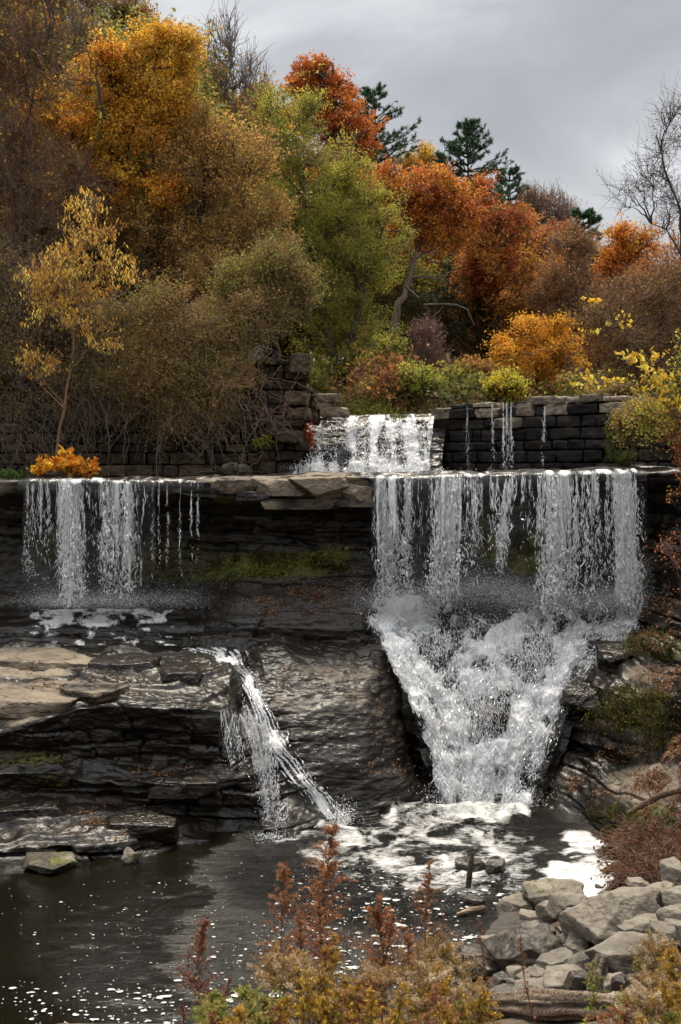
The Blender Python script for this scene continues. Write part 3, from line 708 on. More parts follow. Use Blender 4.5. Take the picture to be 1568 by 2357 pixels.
# ------------------------------------------------------------------ falling water
DENS = 0.42
def strand_drops(acc, top, bot, n_str, n_per, w, L, wander, rng, fwd=0.5, power=1.0, clump=0.6, fade=0.0, tmin=0.0, spread=0.0):
    """columns of drops and threads between two world polylines (top lip, landing)"""
    top = np.asarray(top); bot = np.asarray(bot)
    s = rng.uniform(0, 1, n_str) if power == 1 else 0.5 + 0.5 * np.sign(rng.uniform(-1, 1, n_str)) * rng.uniform(0, 1, n_str) ** power
    A = np.stack([np.interp(s, np.linspace(0, 1, len(top)), top[:, k]) for k in range(3)], -1)
    B = np.stack([np.interp(s, np.linspace(0, 1, len(bot)), bot[:, k]) for k in range(3)], -1)
    B = B + rng.normal(0, spread, (n_str, 3)) * np.array([1, 0.5, 0.1])
    n_per = max(8, int(n_per * DENS)); wt = np.exp(rng.normal(-.05, .55, n_str)); ls = rng.uniform(.85, 1.03, n_str)
    i = np.repeat(np.arange(n_str), n_per); N = len(i)
    t = rng.uniform(0, 1, N) ** 0.9
    # bunch the drops along each thread
    ph = rng.uniform(0, 100, n_str)[i]
    c = vnoise(np.stack([t * 7 + ph, ph, 0 * t], -1), 3)
    keep = (c > -0.05 - (1 - t) * 0.5 + (clump - 0.6)) & (rng.uniform(0, 1, N) > fade * t) & (t >= tmin)
    i, t, ph = i[keep], t[keep], ph[keep]; N = len(i)
    p = A[i] * (1 - t[:, None]) + B[i] * t[:, None]
    # the arc: out first, then straight down
    H = (A[i, 2] - B[i, 2]) * ls[i]
    p[:, 2] = A[i, 2] - H * t
    hz = np.sqrt(np.clip(t, 0, 1))
    p[:, :2] = A[i, :2] + (B[i, :2] - A[i, :2]) * hz[:, None]
    wn = wander * (0.15 + t)
    p[:, 0] += wn * vnoise(np.stack([t * 4 + ph, ph * 1.7, 0 * t], -1), 5) + rng.normal(0, 1, N) * wn * 0.36
    p[:, 1] += wn * vnoise(np.stack([t * 4 + ph, ph * 2.3, 0 * t + 5], -1), 6)
    ax = rng.normal(0, 0.42, (N, 3)) * (0.12 + t[:, None]); ax[:, 2] -= 1
    ln = 1.25 * L * np.exp(rng.normal(0, 0.6, N)) * (1.5 - 1.0 * t); wd = .78 * w * wt[i] * np.exp(rng.normal(0, 0.4, N)) * (0.8 + 0.3 * t)
    p[:, 2] -= ln * .9 * (1 - t)
    V, F = drops(p, ax, ln, wd); acc.add(V, F, (1, 1, 1))
    k = rng.choice(N, int(N * 1.1)); pf = p[k] + rng.normal(0, 1, (len(k), 3)) * (.012 + .045 * t[k])[:, None]; pf[:, 2] -= rng.uniform(0, .1, len(k))
    V, F = drops(pf, rng.normal(0, .5, (len(k), 3)) + np.array([0, 0, -1]), .010 * np.exp(rng.normal(0, .5, len(k))), .0036 * np.exp(rng.normal(0, .4, len(k)))); acc.add(V, F, (1, 1, 1))

def spray(acc, center, sig, n, size, rng, up=0.0):
    p = np.asarray(center) + rng.normal(0, 1, (n, 3)) * np.asarray(sig)
    if up: p[:, 2] += np.abs(rng.normal(0, up, n))
    V, F = drops(p, rng.normal(0, 1, (n, 3)), size * np.exp(rng.normal(0, .5, n)) * 1.4, size * np.exp(rng.normal(0, .4, n)))
    acc.add(V, F, (1, 1, 1))

def LIP(x, dy=0.0, off=0.0):
    x = np.asarray(x, float)
    return P(x, np.interp(x, *LIPY) + dy, np.interp(x, *LIPD) + off)

def sheet(name, top_px, bot_px, lip_off, nu, nv, foamfn, parent, mat, amp=0.03, seed=0):
    """veil of clear and white water arcing off the lip"""
    pass

rng = np.random.default_rng(11)
# ---- left falls
t = thing('waterfall', 'narrow thin waterfall in two strands dropping off the ledge at the left', 'waterfall', P(190, 1400, 30.4))
a = Acc()
def col(acc, x0, x1, y1, d1, n, per, w=0.011, L=0.05, wander=0.16, shift=0, **k):
    xs = np.linspace(x0, x1, 5)
    strand_drops(acc, LIP(xs, -1, -0.05), P(xs + shift, y1, d1), n, per, w, L, wander, rng, **k)
col(a, 62, 82, 1360, 30.6, 7, 90, 0.009)
col(a, 90, 130, 1330, 30.6, 9, 60, 0.010, fade=0.6)
col(a, 128, 186, 1396, 30.5, 46, 120, 0.012, 0.055, shift=12)
col(a, 140, 178, 1400, 30.4, 40, 120, 0.012, 0.05, shift=8)
col(a, 186, 232, 1390, 30.5, 10, 60, 0.008, fade=0.5)
col(a, 232, 262, 1385, 30.5, 26, 110, 0.011)
col(a, 262, 305, 1390, 30.5, 34, 115, 0.012, 0.05, shift=6)
col(a, 305, 350, 1330, 30.6, 8, 50, 0.009, fade=0.8)
a.build('curtain', M_DROP, t)
a = Acc()
for x, y1 in ((366, 1370), (385, 1300), (417, 1360), (440, 1290), (456, 1310), (352, 1330)):
    col(a, x - 1.5, x + 1.5, y1, 30.6, 2, 80, 0.007, 0.045, 0.05, fade=0.4)
a.build('trickle', M_DROP, t)
a = Acc()
for x, sx, n in ((170, .7, 3600), (270, .6, 2600), (120, .5, 1500), (330, .8, 1800), (420, .5, 900)):
    spray(a, P(x, 1392, 30.4), (sx, .35, .10), int(n * 2.2), 0.0029, rng, 0.18)
a.build('spray', M_DROP, t)
# thin water on the shelf below the left falls
rows = [P(np.linspace(20, 470, 8), y, d) for y, d in ((1408, 31.6), (1430, 30.9), (1446, 30.45), (1462, 30.25), (1478, 29.95), (1492, 29.35))]
G = net(rows, 170, 60, 1); G[..., 2] += 0.075 + 0.03 * fbm(G * np.array([2, 4, 1]), 4, 71)
px, py = to_px(G)
foam = np.maximum.reduce([0.72 * soft(px, py, [(170, 1404, 120, 18, 1), (280, 1405, 90, 16, .9)]), 0.6 * soft(px, py, [(240, 1420, 220, 28, 1)]), 0.45 * soft(px, py, [(210, 1484, 150, 12, 1), (420, 1440, 60, 12, 1)]) , 0.30 + 0 * px]) + 0.34 * fbm(np.stack([px / 26, py / 9, 0 * px], -1), 3, 72)
foam -= .9 * sstep(395, 455, px + 30 * fbm(G * 2, 3, 74)) + .9 * sstep(75, 30, px)
mesh_obj('foam_sheet', G.reshape(-1, 3), gfaces(G.shape[0], G.shape[1]), M_FILM, t, attrs={'foam': foam, **flow_uv(G)}, smooth=True)

# ---- middle falls and the cascade below it
t = thing('waterfall', 'widest waterfall, a torn curtain breaking into a white V shaped cascade', 'waterfall', P(1120, 1850, 27.2))
a = Acc()
def colr(x0, x1, y1, n, per, w=0.011, L=0.055, wander=0.17, shift=0, d=None, **k):
    xs = np.linspace(x0, x1, 5)
    dd = np.interp((x0 + x1) / 2, [860, 1480], [30.25, 29.85]) if d is None else d
    strand_drops(a, LIP(xs, -1, -0.06), P(xs + shift, y1, dd), n, per, w, L, wander, rng, **k)
colr(862, 885, 1395, 26, 110, shift=6)
colr(880, 912, 1398, 30, 110, shift=4)
colr(905, 1000, 1395, 18, 90, 0.010, shift=2, fade=0.35)
colr(930, 948, 1390, 13, 100)
colr(1000, 1068, 1398, 40, 115, shift=-14)
colr(1020, 1062, 1400, 34, 115, 0.012, shift=-18)
colr(1068, 1110, 1370, 16, 70, 0.009, fade=0.6)
colr(1092, 1102, 1330, 9, 80, 0.009, shift=-6, fade=.3)
colr(1128, 1150, 1290, 12, 60, 0.009, fade=0.6)
colr(1168, 1200, 1320, 22, 90, 0.0095, shift=-30, wander=.05)
colr(1200, 1250, 1300, 14, 50, 0.009, fade=0.7)
colr(1236, 1256, 1380, 12, 100)
colr(1254, 1330, 1412, 44, 110, 0.011)
colr(1262, 1296, 1412, 40, 120, 0.012, shift=6)
colr(1325, 1400, 1410, 24, 100, 0.010)
colr(1400, 1440, 1400, 40, 120, 0.012, shift=22)
colr(1408, 1448, 1410, 70, 120, 0.012, shift=20)
colr(1440, 1482, 1330, 16, 60, 0.009, fade=.5, shift=8)
a.build('curtain', M_DROP, t)

G = net(bed_rows(0.16, 9, 22), 250, 300, 2)
lumps = fbm(G * np.array([1.6, 1.6, 1.1]), 4, 81)
N = gnormals(G)
px, py = to_px(G)
foam = 0.96 * np.maximum.reduce([
    1.0 * stroke(px, py, [(850, 1438), (885, 1470), (910, 1540), (955, 1620), (985, 1700), (1010, 1770), (1040, 1840)], 28, 44),
    0.92 * stroke(px, py, [(930, 1500), (1000, 1590), (1040, 1660), (1060, 1740), (1090, 1840)], 26, 44),
    1.06 * stroke(px, py, [(1470, 1412), (1360, 1440), (1300, 1500), (1270, 1570), (1215, 1650), (1165, 1730), (1130, 1845)], 40, 62),
    1.15 * stroke(px, py, [(1450, 1425), (1250, 1412), (1190, 1440), (1130, 1470)], 40, 20),
    0.86 * stroke(px, py, [(1150, 1480), (1085, 1510), (1040, 1550), (1070, 1600), (1110, 1590)], 18, 18),
    0.84 * stroke(px, py, [(1130, 1500), (1160, 1550), (1190, 1580)], 18, 14),
    0.85 * stroke(px, py, [(860, 1400), (950, 1410), (1060, 1400)], 34, 30),
    0.8 * stroke(px, py, [(880, 1450), (960, 1420), (1040, 1390)], 18, 12),
    1.15 * stroke(px, py, [(1030, 1770), (1120, 1740), (1200, 1730), (1240, 1690)], 40, 30),
    1.15 * stroke(px, py, [(1040, 1840), (1120, 1848), (1220, 1845)], 30, 24),
    0.55 * soft(px, py, [(1120, 1600, 190, 190, 1.1), (1230, 1500, 120, 80, 1.1)]), 0.55 * soft(px, py, [(1100, 1480, 300, 110, 1)]), 0.52 + 0 * px])
foam -= 0.34 * soft(px + 10 * fbm(G * 3, 2, 84), py + 10 * fbm(G * 3 + 7, 2, 84), [(1040, 1465, 26, 16, .8), (1160, 1610, 24, 22, .8), (1000, 1620, 18, 20, .6), (1180, 1560, 22, 24, .7), (1090, 1740, 24, 20, .5), (1150, 1790, 30, 16, .5), (1232, 1515, 58, 44, 1), (1120, 1650, 48, 62, 1), (1000, 1515, 34, 44, 1), (1105, 1440, 60, 36, .7), (1100, 1545, 34, 22, .6)])
G = G + N * (lumps * 0.12 + 0.05 * foam * fbm(G * 4.5, 4, 82) + 0.10 * foam)[..., None]
foam *= 0.87 + 0.46 * fbm(G * 1.8, 3, 83)
qe = np.abs(np.linspace(-1, 1, G.shape[1]))[None] + .10 * fbm(G * 2.4, 3, 87)
foam -= .5 * sstep(.84, 1.02, qe)
mesh_obj('cascade', G.reshape(-1, 3), gfaces(G.shape[0], G.shape[1]), M_TORRENT, t, attrs={'foam': foam, **flow_uv(G)}, smooth=True)
G2 = G + N * (0.10 + 0.12 * fbm(G * 2.6 + 5, 4, 85))[..., None]
mesh_obj('cascade', G2.reshape(-1, 3), gfaces(G.shape[0], G.shape[1]), M_TORRENT, t, attrs={'foam': foam * .86 - .04 + .3 * fbm(G * 1.5, 3, 86), **flow_uv(G)}, smooth=True)
CASC = G; CASC_N = N; CASC_F = foam
# threads and drops racing down the cascade
a = Acc()
FL = unit(np.gradient(CASC, axis=0)); SD = unit(np.gradient(CASC, axis=1))
st = 0.55 + 0.9 * fbm(np.stack([flow_uv(CASC)['fu'] * 4.5, flow_uv(CASC)['fv'] * .9, 0 * CASC_F], -1), 3, 88)
pr = (np.clip(CASC_F, 0.05, 1.1) ** 1.6 * np.clip(st, .05, 2)).ravel(); pr /= pr.sum()
idx = rng.choice(len(pr), 30000, p=pr)
base = CASC.reshape(-1, 3)[idx]; nn = CASC_N.reshape(-1, 3)[idx]; fl = FL.reshape(-1, 3)[idx]; sd = SD.reshape(-1, 3)[idx]
p = base + nn * (0.02 + np.abs(rng.normal(0, 0.11, (len(idx), 1)))) + rng.normal(0, 0.03, (len(idx), 3))
ax = fl + sd * rng.normal(0, .45, (len(idx), 1)) + nn * rng.normal(0, .25, (len(idx), 1))
V, F = drops(p, ax, 0.050 * np.exp(rng.normal(0, .6, len(idx))), 0.0085 * np.exp(rng.normal(0, .4, len(idx)))); a.add(V, F, (1, 1, 1))
idx = rng.choice(len(pr), 7000, p=pr)
p = CASC.reshape(-1, 3)[idx] + CASC_N.reshape(-1, 3)[idx] * np.abs(rng.normal(0, 0.20, (len(idx), 1))) + rng.normal(0, 0.06, (len(idx), 3))
V, F = drops(p, rng.normal(0, 1, (len(idx), 3)) + np.array([0, -.5, -.8]), 0.013 * np.exp(rng.normal(0, .6, len(idx))), 0.006 * np.exp(rng.normal(0, .4, len(idx)))); a.add(V, F, (1, 1, 1))
for x, y, d, sx, sz, n in ((1234, 1505, 28.9, .36, .30, 1500), (1120, 1640, 28.1, .34, .42, 1700), (1000, 1510, 29.2, .24, .26, 700), (1165, 1580, 28.5, .2, .2, 500)):
    p = P(x, y, d) + rng.normal(0, 1, (n, 3)) * np.array([sx, .12, sz])            # thin water and spray over the dark rocks
    V, F = drops(p, rng.normal(0, .3, (n, 3)) + np.array([0, -.2, -1]), 0.030 * np.exp(rng.normal(0, .6, n)), 0.0055 * np.exp(rng.normal(0, .4, n))); a.add(V, F, (1, 1, 1))
for x, y, d, sx, sz, n in ((1120, 1495, 29.2, .5, .18, 900), (1200, 1440, 29.8, .8, .16, 1200), (1040, 1830, 27.1, .4, .2, 900), (1210, 1835, 27.0, .3, .15, 600), (985, 1840, 27.1, .15, .15, 260), (1230, 1520, 29.0, .5, .3, 900), (1100, 1660, 28.0, .4, .4, 700)):
    spray(a, P(x, y, d), (sx, .25, sz), int(n * .8), 0.0065, rng)
a.build('flying_drops', M_DROP, t)
a = Acc()
for x, y, sx, n in ((900, 1395, .6, 3200), (1000, 1385, .8, 4200), (1120, 1360, .8, 3600), (1200, 1385, .7, 3600), (1300, 1405, .8, 5600), (1420, 1390, .5, 5200), (1455, 1330, .22, 1800)):
    spray(a, P(x, y, 30.1), (sx, .3, .14), int(n * 2.4), 0.0030, rng, 0.24)
a.build('spray', M_DROP, t)

# ---- upper falls over the broken dam
t = thing('waterfall', 'small upper waterfall pouring through the gap in the stone dam', 'waterfall', P(850, 1092, 36.2))
UF = [(953, 742, 1000, 39.0), (962, 738, 1000, 38.5), (985, 728, 996, 38.0), (1020, 715, 992, 37.4), (1060, 695, 988, 36.8), (1096, 670, 990, 36.3)]
def uf(off, ext):
    r = []
    for y, l, rr, d in UF:
        xs = np.linspace(l - ext, rr + ext, 8)
        r.append(P(xs, y + np.interp(xs, [740, 1000], [6, -2]), d - off))
    return r
G = net(uf(0.1, 0), 170, 130, 2); N = gnormals(G); px, py = to_px(G)
n = fbm(np.stack([G[..., 0] * 2.6, G[..., 2] * .35, G[..., 1] * .35], -1), 4, 91)
foam = 0.56 + 0.75 * n
foam += 0.3 * sstep(1040, 1085, py) - 0.18 * sstep(985, 955, py)
foam -= 0.45 * soft(px, py, [(880, 1010, 12, 50, 1), (800, 1060, 25, 20, .7), (760, 1000, 14, 40, .5), (930, 1070, 10, 20, .6)])
G = G + N * ((0.16 * fbm(G * np.array([2.0, 2, 1.2]), 4, 92) + 0.06 * fbm(G * 6, 3, 93)) * sstep(953, 990, py))[..., None]
mesh_obj('torrent', G.reshape(-1, 3), gfaces(G.shape[0], G.shape[1]), M_TORRENT, t, attrs={'foam': foam, **flow_uv(G)}, smooth=True)
a = Acc()
pr = (np.clip(foam, 0, 1) * sstep(965, 1000, py)).ravel(); pr /= pr.sum(); idx = rng.choice(len(pr), 2200, p=pr)
p = G.reshape(-1, 3)[idx] + N.reshape(-1, 3)[idx] * np.abs(rng.normal(0, .09, (len(idx), 1)))
V, F = drops(p, rng.normal(0, .5, (len(idx), 3)) + np.array([0, -.5, -1]), 0.04 * np.exp(rng.normal(0, .5, len(idx))), 0.012 * np.exp(rng.normal(0, .4, len(idx)))); a.add(V, F, (1, 1, 1))
spray(a, P(720, 1080, 36.3), (.35, .2, .12), 900, 0.01, rng); spray(a, P(900, 1090, 36.1), (1.2, .2, .08), 1500, 0.008, rng)
a.build('flying_drops', M_DROP, t)
G = net(uf(-0.25, 30), 120, 110, 2); G = rockify(G, .15, .12, .05, .3, 44)
o = mesh_obj('dam_core', G.reshape(-1, 3), gfaces(G.shape[0], G.shape[1]), M_ROCK, loc=(1, 37.5, 8.5), smooth=True, attrs={'wet': np.ones(G.shape[:2]), 'moss': np.zeros(G.shape[:2])})
tag(o, 'wet broken stone under the upper falls', kind='structure')

# ---- trickles over the right part of the dam
TRK = [(1075, 3, 1085, 5, 0.008, 'faint thread of water running down the dam wall, first from the upper falls'),
       (1134, 4, 1085, 9, 0.009, 'thin trickle on the dam wall just left of the broadest trickle'),
       (1168, 17, 1085, 40, 0.011, 'broadest trickle of white water down the face of the dark dam wall'),
       (1256, 6, 1085, 10, 0.009, 'thin slanting trickle on the dam wall right of the broadest trickle')]
def dam_depth(x): return np.interp(x, DAMD[0], DAMD[1])
def dam_top(x): return np.interp(x, [985, 1060, 1280, 1400, 1480, 1600], [944, 934, 915, 905, 912, 940])
for x, w, y1, n, sz, lab in TRK:
    t = thing('trickle', lab, 'trickle', P(x, y1, dam_depth(x) - .3), 'trickles over the stone dam')
    a = Acc()
    xs = np.linspace(x - w * .6, x + w * .6, 4)
    strand_drops(a, P(xs, dam_top(x) - 1, dam_depth(x) - .12), P(xs + (-10 if x > 1200 else 0), y1, dam_depth(x) - .30), max(2, int(n * .22)), 90, sz * .8, 0.06, 0.07, rng, fade=.1)
    a.build('thread', M_DROP, t)

# ---- streams down the rock shelf
def stream(path, wpx, n, size, L, rngm, t, film=True, nm='thread', hop=0.022):
    """running water along a path of (x, y, Y)"""
    W = np.array([P(*q) for q in path]); W = resample(W, 60)
    sx, sy = to_px(SHELF); wx, wy = to_px(W)                 # lie on the rock itself
    for q in range(60):
        near = np.hypot(sx - wx[q], sy - wy[q]) < 7
        if near.any(): W[q] = SHELF[near][SHELF[near][:, 1].argmin()]
    for _ in range(3): W[1:-1] = (W[:-2] + 2 * W[1:-1] + W[2:]) / 4
    pxm = 0.5 * (W[:, 1].mean()) / F_PX
    wd = np.interp(np.linspace(0, 1, 60), np.linspace(0, 1, len(wpx)), wpx) * W[:, 1] / F_PX
    k = rngm.integers(0, 59, n); f = rngm.uniform(0, 1, n)[:, None]
    p = W[k] * (1 - f) + W[k + 1] * f
    lat = rngm.normal(0, .42, n)
    # braids: the water gathers in wavy threads
    br = np.round(lat * 3) / 3 * .7 + lat * .3 + 0.2 * vnoise(np.stack([k * .13, np.round(lat * 3), 0 * lat], -1), 5)
    p[:, 0] += br * wd[k]; p[:, 1] -= 0.025 + np.abs(rngm.normal(0, hop, n)); p[:, 2] += .01 + np.abs(rngm.normal(0, hop, n)) * .6
    ax = unit(W[k + 1] - W[k]) + rngm.normal(0, .28, (n, 3))
    a = Acc(); V, F = drops(p, ax, L * np.exp(rngm.normal(0, .5, n)), size * np.exp(rngm.normal(0, .45, n))); a.add(V, F, (1, 1, 1))
    a.build(nm, M_DROP, t)
    if film:
        q = np.linspace(-1, 1, 9)
        G = W[:, None] + q[None, :, None] * np.array([1, 0, 0]) * wd[:, None, None] * .9
        G[..., 1] -= 0.04 - .05 * q[None] ** 2; G[..., 2] += 0.025 - .06 * q[None] ** 2
        G = net(list(G), 30, 160, 1); N = gnormals(G)
        G += N * (0.05 * fbm(G * 4, 3, 97))[..., None]
        q2 = np.linspace(-1, 1, 30)[None] + 0 * G[..., 0]
        foam = 0.50 - 0.5 * np.abs(q2) ** 1.5 + .6 * fbm(G * 2.5, 3, 98)
        mesh_obj('film', G.reshape(-1, 3), gfaces(G.shape[0], G.shape[1]), M_TORRENT, t, attrs={'foam': foam, **flow_uv(G)}, smooth=True)
t = thing('slab_stream', 'bent white stream sliding down the wet rock shelf into the pool', 'stream', P(780, 1895, 25.8))
stream([(478, 1486, 29.5), (520, 1500, 29.0), (540, 1530, 28.5), (572, 1556, 28.1), (585, 1600, 27.4), (612, 1655, 26.7), (622, 1690, 26.4), (650, 1738, 25.9), (690, 1790, 25.75), (722, 1822, 25.7), (750, 1860, 25.7), (785, 1900, 25.6)],
       [70, 50, 34, 24, 24, 32, 36, 30, 30, 52], 5600, 0.008, 0.035, rng, t)
a = Acc(); spray(a, P(785, 1888, 25.5), (.18, .15, .16), 700, .008, rng, .1); a.build('spray', M_DROP, t)
t = thing('slab_stream', 'ragged thin stream dropping over the shelf edge left of the bent stream', 'stream', P(630, 1935, 24.6))
a = Acc()
xs = np.linspace(552, 590, 5)
strand_drops(a, P(xs, 1628, 25.6), P(np.linspace(600, 662, 5), 1932, 24.7), 26, 100, .0095, .035, .10, rng, fade=.05)
strand_drops(a, P(np.linspace(502, 545, 5), 1632, 25.6), P(np.linspace(520, 600, 5), 1790, 25.1), 26, 60, .008, .035, .08, rng, fade=.6)
strand_drops(a, P(np.linspace(560, 590, 5), 1640, 25.6), P(np.linspace(612, 645, 5), 1932, 24.7), 16, 100, .010, .035, .06, rng)
a.build('thread', M_DROP, t)
a = Acc(); spray(a, P(628, 1935, 24.5), (.22, .12, .05), 500, .008, rng, .06); a.build('spray', M_DROP, t)

# soft white veils inside the falling curtains
def veil(cols, y1, d1, parent, seed, fwd=.05):
    x0, x1 = cols[0][0] - 8, cols[-1][1] + 8
    xs = np.linspace(x0, x1, int((x1 - x0) * .9)); t = np.linspace(0, 1, 70)[:, None, None]
    A = LIP(xs, 0, -.03); B = P(xs, np.interp(xs, *y1) if isinstance(y1, tuple) else y1, d1)
    G = np.concatenate([A[None, :, :2] + (B - A)[None, :, :2] * np.sqrt(t), A[None, :, 2:] + (B - A)[None, :, 2:] * t], -1)
    c = np.zeros_like(xs)
    for a_, b_, v in cols: c = np.maximum(c, v * sstep(a_ - 5, a_ + 5, xs) * sstep(b_ + 5, b_ - 5, xs))
    tt = t[..., 0] + 0 * xs[None]
    fu = xs[None] * 30 / F_PX + 0 * tt
    n = fbm(np.stack([fu * 6.5 + .25 * tt, tt * .8, 0 * tt], -1), 4, seed)
    G[..., 0] += .06 * tt * fbm(np.stack([fu * 2, tt * 3, 0 * tt], -1), 3, seed + 3); G[..., 1] += .05 * n
    foam = (c[None] * (.66 - .36 * tt) + .62 * n - .10) * sstep(0, .08, c)[None] - 1.2 * (c < .02)[None]
    foam = np.where(tt > .9, foam - (tt - .9) * 5, foam)
    mesh_obj('veil', G.reshape(-1, 3), gfaces(G.shape[0], G.shape[1]), M_FILM, parent, attrs={'foam': foam, **flow_uv(G)}, smooth=True)

# white film where the water bends over the lip
def lip_film(x0, x1, n, lab, parent, seed):
    xs = np.linspace(x0, x1, 40)
    rows = [LIP(xs, 0, .5), LIP(xs, -1.5, .3), LIP(xs, -1.5, .1), LIP(xs, 3, -.10), LIP(xs, 12, -.17), LIP(xs, 24, -.21)]
    G = net(rows, n, 60, 1); px, py = to_px(G); N = gnormals(G)
    st = fbm(np.stack([G[..., 0] * 5.5, G[..., 2] * .25, G[..., 1] * .3], -1), 3, seed)
    cols = np.zeros_like(px)
    for a_, b_, v in FLOW: cols = np.maximum(cols, v * sstep(a_ - 6, a_ + 4, px) * sstep(b_ + 6, b_ - 4, px))
    up = np.interp(xs, *LIPY)
    dy = py - np.interp(px, *LIPY)
    foam = 0.06 + cols * 0.36 + 0.5 * st - 0.9 * sstep(2, 20, dy) + 0.15 * sstep(-2, 2, dy) * sstep(14, 6, dy)
    G = G + N * (0.03 * st)[..., None]
    mesh_obj('lip_film', G.reshape(-1, 3), gfaces(G.shape[0], G.shape[1]), M_FILM, parent, attrs={'foam': foam, **flow_uv(G)}, smooth=True)
FLOW = [(62, 84, .4), (90, 188, .9), (230, 310, .95), (310, 470, .35), (860, 1070, .75), (1070, 1250, .5), (1250, 1450, .95), (1450, 1480, .5)]
W = [o for o in COL.objects if o.name.startswith('waterfall')]
lip_film(40, 470, 260, '', W[0], 101)
lip_film(858, 1490, 380, '', W[1], 102)

veil([(62, 84, .2), (90, 126, .12), (128, 186, .85), (190, 230, .05), (234, 262, .5), (264, 304, .75), (306, 350, .08)], ([60, 124, 188, 306, 350], [1340, 1370, 1396, 1390, 1340]), 30.45, W[0], 201)
veil([(862, 914, .8), (914, 1000, .14), (1004, 1062, .8), (1066, 1160, .04), (1164, 1198, .4), (1200, 1252, .05), (1254, 1330, .88), (1332, 1398, .32), (1402, 1448, .92), (1450, 1482, .15)], ([860, 1066, 1100, 1240, 1256, 1482], [1398, 1398, 1320, 1320, 1410, 1405]), 30.05, W[1], 202)
# ------------------------------------------------------------------ masonry
def cube_template(n=5):
    t = np.linspace(-1, 1, n); V = []; F = []
    for ax in range(3):
        for sgn in (-1, 1):
            u, v = np.meshgrid(t, t, indexing='ij'); p = np.zeros((n, n, 3))
            p[..., ax] = sgn; p[..., (ax + 1) % 3] = u; p[..., (ax + 2) % 3] = v
            b = len(V) * n * n; i = np.arange(n * n).reshape(n, n) + b
            f = np.stack([i[:-1, :-1], i[1:, :-1], i[1:, 1:], i[:-1, 1:]], -1).reshape(-1, 4)
            F.append(f if sgn > 0 else f[:, ::-1]); V.append(p.reshape(-1, 3))
    return np.concatenate(V), np.concatenate(F)
CT = cube_template(7)

def block_mesh(c, half, ux, uy, uz, seed, bev=0.05, rough=0.02):
    h = np.asarray(half); p = CT[0] * h
    bv = min(bev, h.min() * .6)
    q = np.clip(p, -(h - bv), h - bv); d = p - q
    p = q + bv * d / np.maximum(np.linalg.norm(d, axis=1, keepdims=True), 1e-6) * (np.linalg.norm(d, axis=1, keepdims=True) > 1e-6)
    w = c + p[:, :1] * ux + p[:, 1:2] * uy + p[:, 2:] * uz
    dirn = unit(w - c)
    w = w + dirn * (rough * fbm(w * 3.1 + seed * 1.37, 3, seed % 97))[:, None] + dirn * (rough * .5 * vnoise(w * 11, 3))[:, None]
    return w, CT[1]

def masonry(acc, p0, p1, z0, topfn, course, blen, thick, colfn, rng, setback=0.0, jut=0.05, skip=None):
    """courses of cut blocks from p0 to p1 (plan points)"""
    p0 = np.asarray(p0, float); p1 = np.asarray(p1, float)
    L = np.linalg.norm(p1 - p0); ux = np.append((p1 - p0) / L, 0); uy = np.array([-ux[1], ux[0], 0]); uz = np.array([0, 0, 1.0])
    z = z0; k = 0; n = 0
    ms = np.linspace(.004, .996, 60); bt = np.array([topfn(m) for m in ms]) - .16     # rubble core behind the facing
    lo = np.array([np.append(p0 + (p1 - p0) * m, z0 - .2) for m in ms]); ct = uy * (thick * .42)
    fr_ = np.stack([lo, np.concatenate([lo[:, :2], bt[:, None]], 1)], 1) + ct; bk_ = fr_ + uy * thick * .4
    Vc = np.concatenate([fr_[:, 0], fr_[:, 1], bk_[:, 1], bk_[:, 0]]); ii = np.arange(59)
    Fc = np.concatenate([np.stack([ii + a * 60, ii + 1 + a * 60, ii + 1 + b * 60, ii + b * 60], 1) for a, b in ((0, 1), (1, 2), (2, 3))])
    acc.add(Vc, Fc, (.012, .010, .008))
    while True:
        h = course * rng.uniform(0.82, 1.2); s = -rng.uniform(0, blen)
        any_ = False
        while s < L:
            b = blen * rng.uniform(0.4, 1.7); s1 = min(s + b, L)
            s0 = max(s, 0)
            if s1 - s0 > 0.12:
                m = (s0 + s1) / 2 / L
                tz = topfn(m); hh = h if tz - (z + h) > .45 * course else tz - z
                if hh > .13 and not (skip and skip(m, z + h / 2)):
                    any_ = True
                    c = np.append(p0 + (p1 - p0) * m, z + hh / 2) + uy * (thick / 2 + setback * k - rng.normal(0, jut))
                    a = rng.normal(0, .012); u2 = ux * math.cos(a) + uz * math.sin(a); z2 = np.cross(u2, uy); z2 = z2 if z2[2] > 0 else -z2
                    V, F = block_mesh(c, ((s1 - s0) / 2 - .012, thick / 2, hh / 2 - .010), u2, uy, z2, n + int(rng.integers(1000)), .06, .055)
                    acc.add(V, F, colfn(m, z + h / 2, k, rng)); n += 1
            s = s1
        z += h; k += 1
        if not any_: break
    return n

rng = np.random.default_rng(21)
# right part of the dam: black and wet, with pale dry cap stones
def pl(x, Y): q = P(x, 1085, Y); return q[:2]
segs = [(985, 1290), (1290, 1600)]
t = thing('stone_dam', 'black wet stone dam wall with pale cap stones right of the upper falls', 'dam', P(1200, 1090, 36))
a = Acc()
def topz(x): return float(P(x, dam_top(x), dam_depth(x))[2])
def wetcol(m, z, k, r):
    x = 985 + m * 615
    tz = topz(x)
    if z > tz - 0.42 and (r.uniform() < .45 or x > 1385): c = np.array([.17, .14, .105]) * r.uniform(.5, 1.1)
    elif z > tz - 0.95 and r.uniform() < .10 + .25 * (x > 1280): c = np.array([.14, .115, .085]) * r.uniform(.5, 1)
    elif x > 1400 and r.uniform() < .5: c = np.array([.06, .05, .035]) * r.uniform(.5, 1)
    else: c = np.array([.010, .0085, .007]) * r.uniform(.6, 1.9)
    return c
A0 = pl(985, dam_depth(985)); A1 = pl(1600, dam_depth(1600))
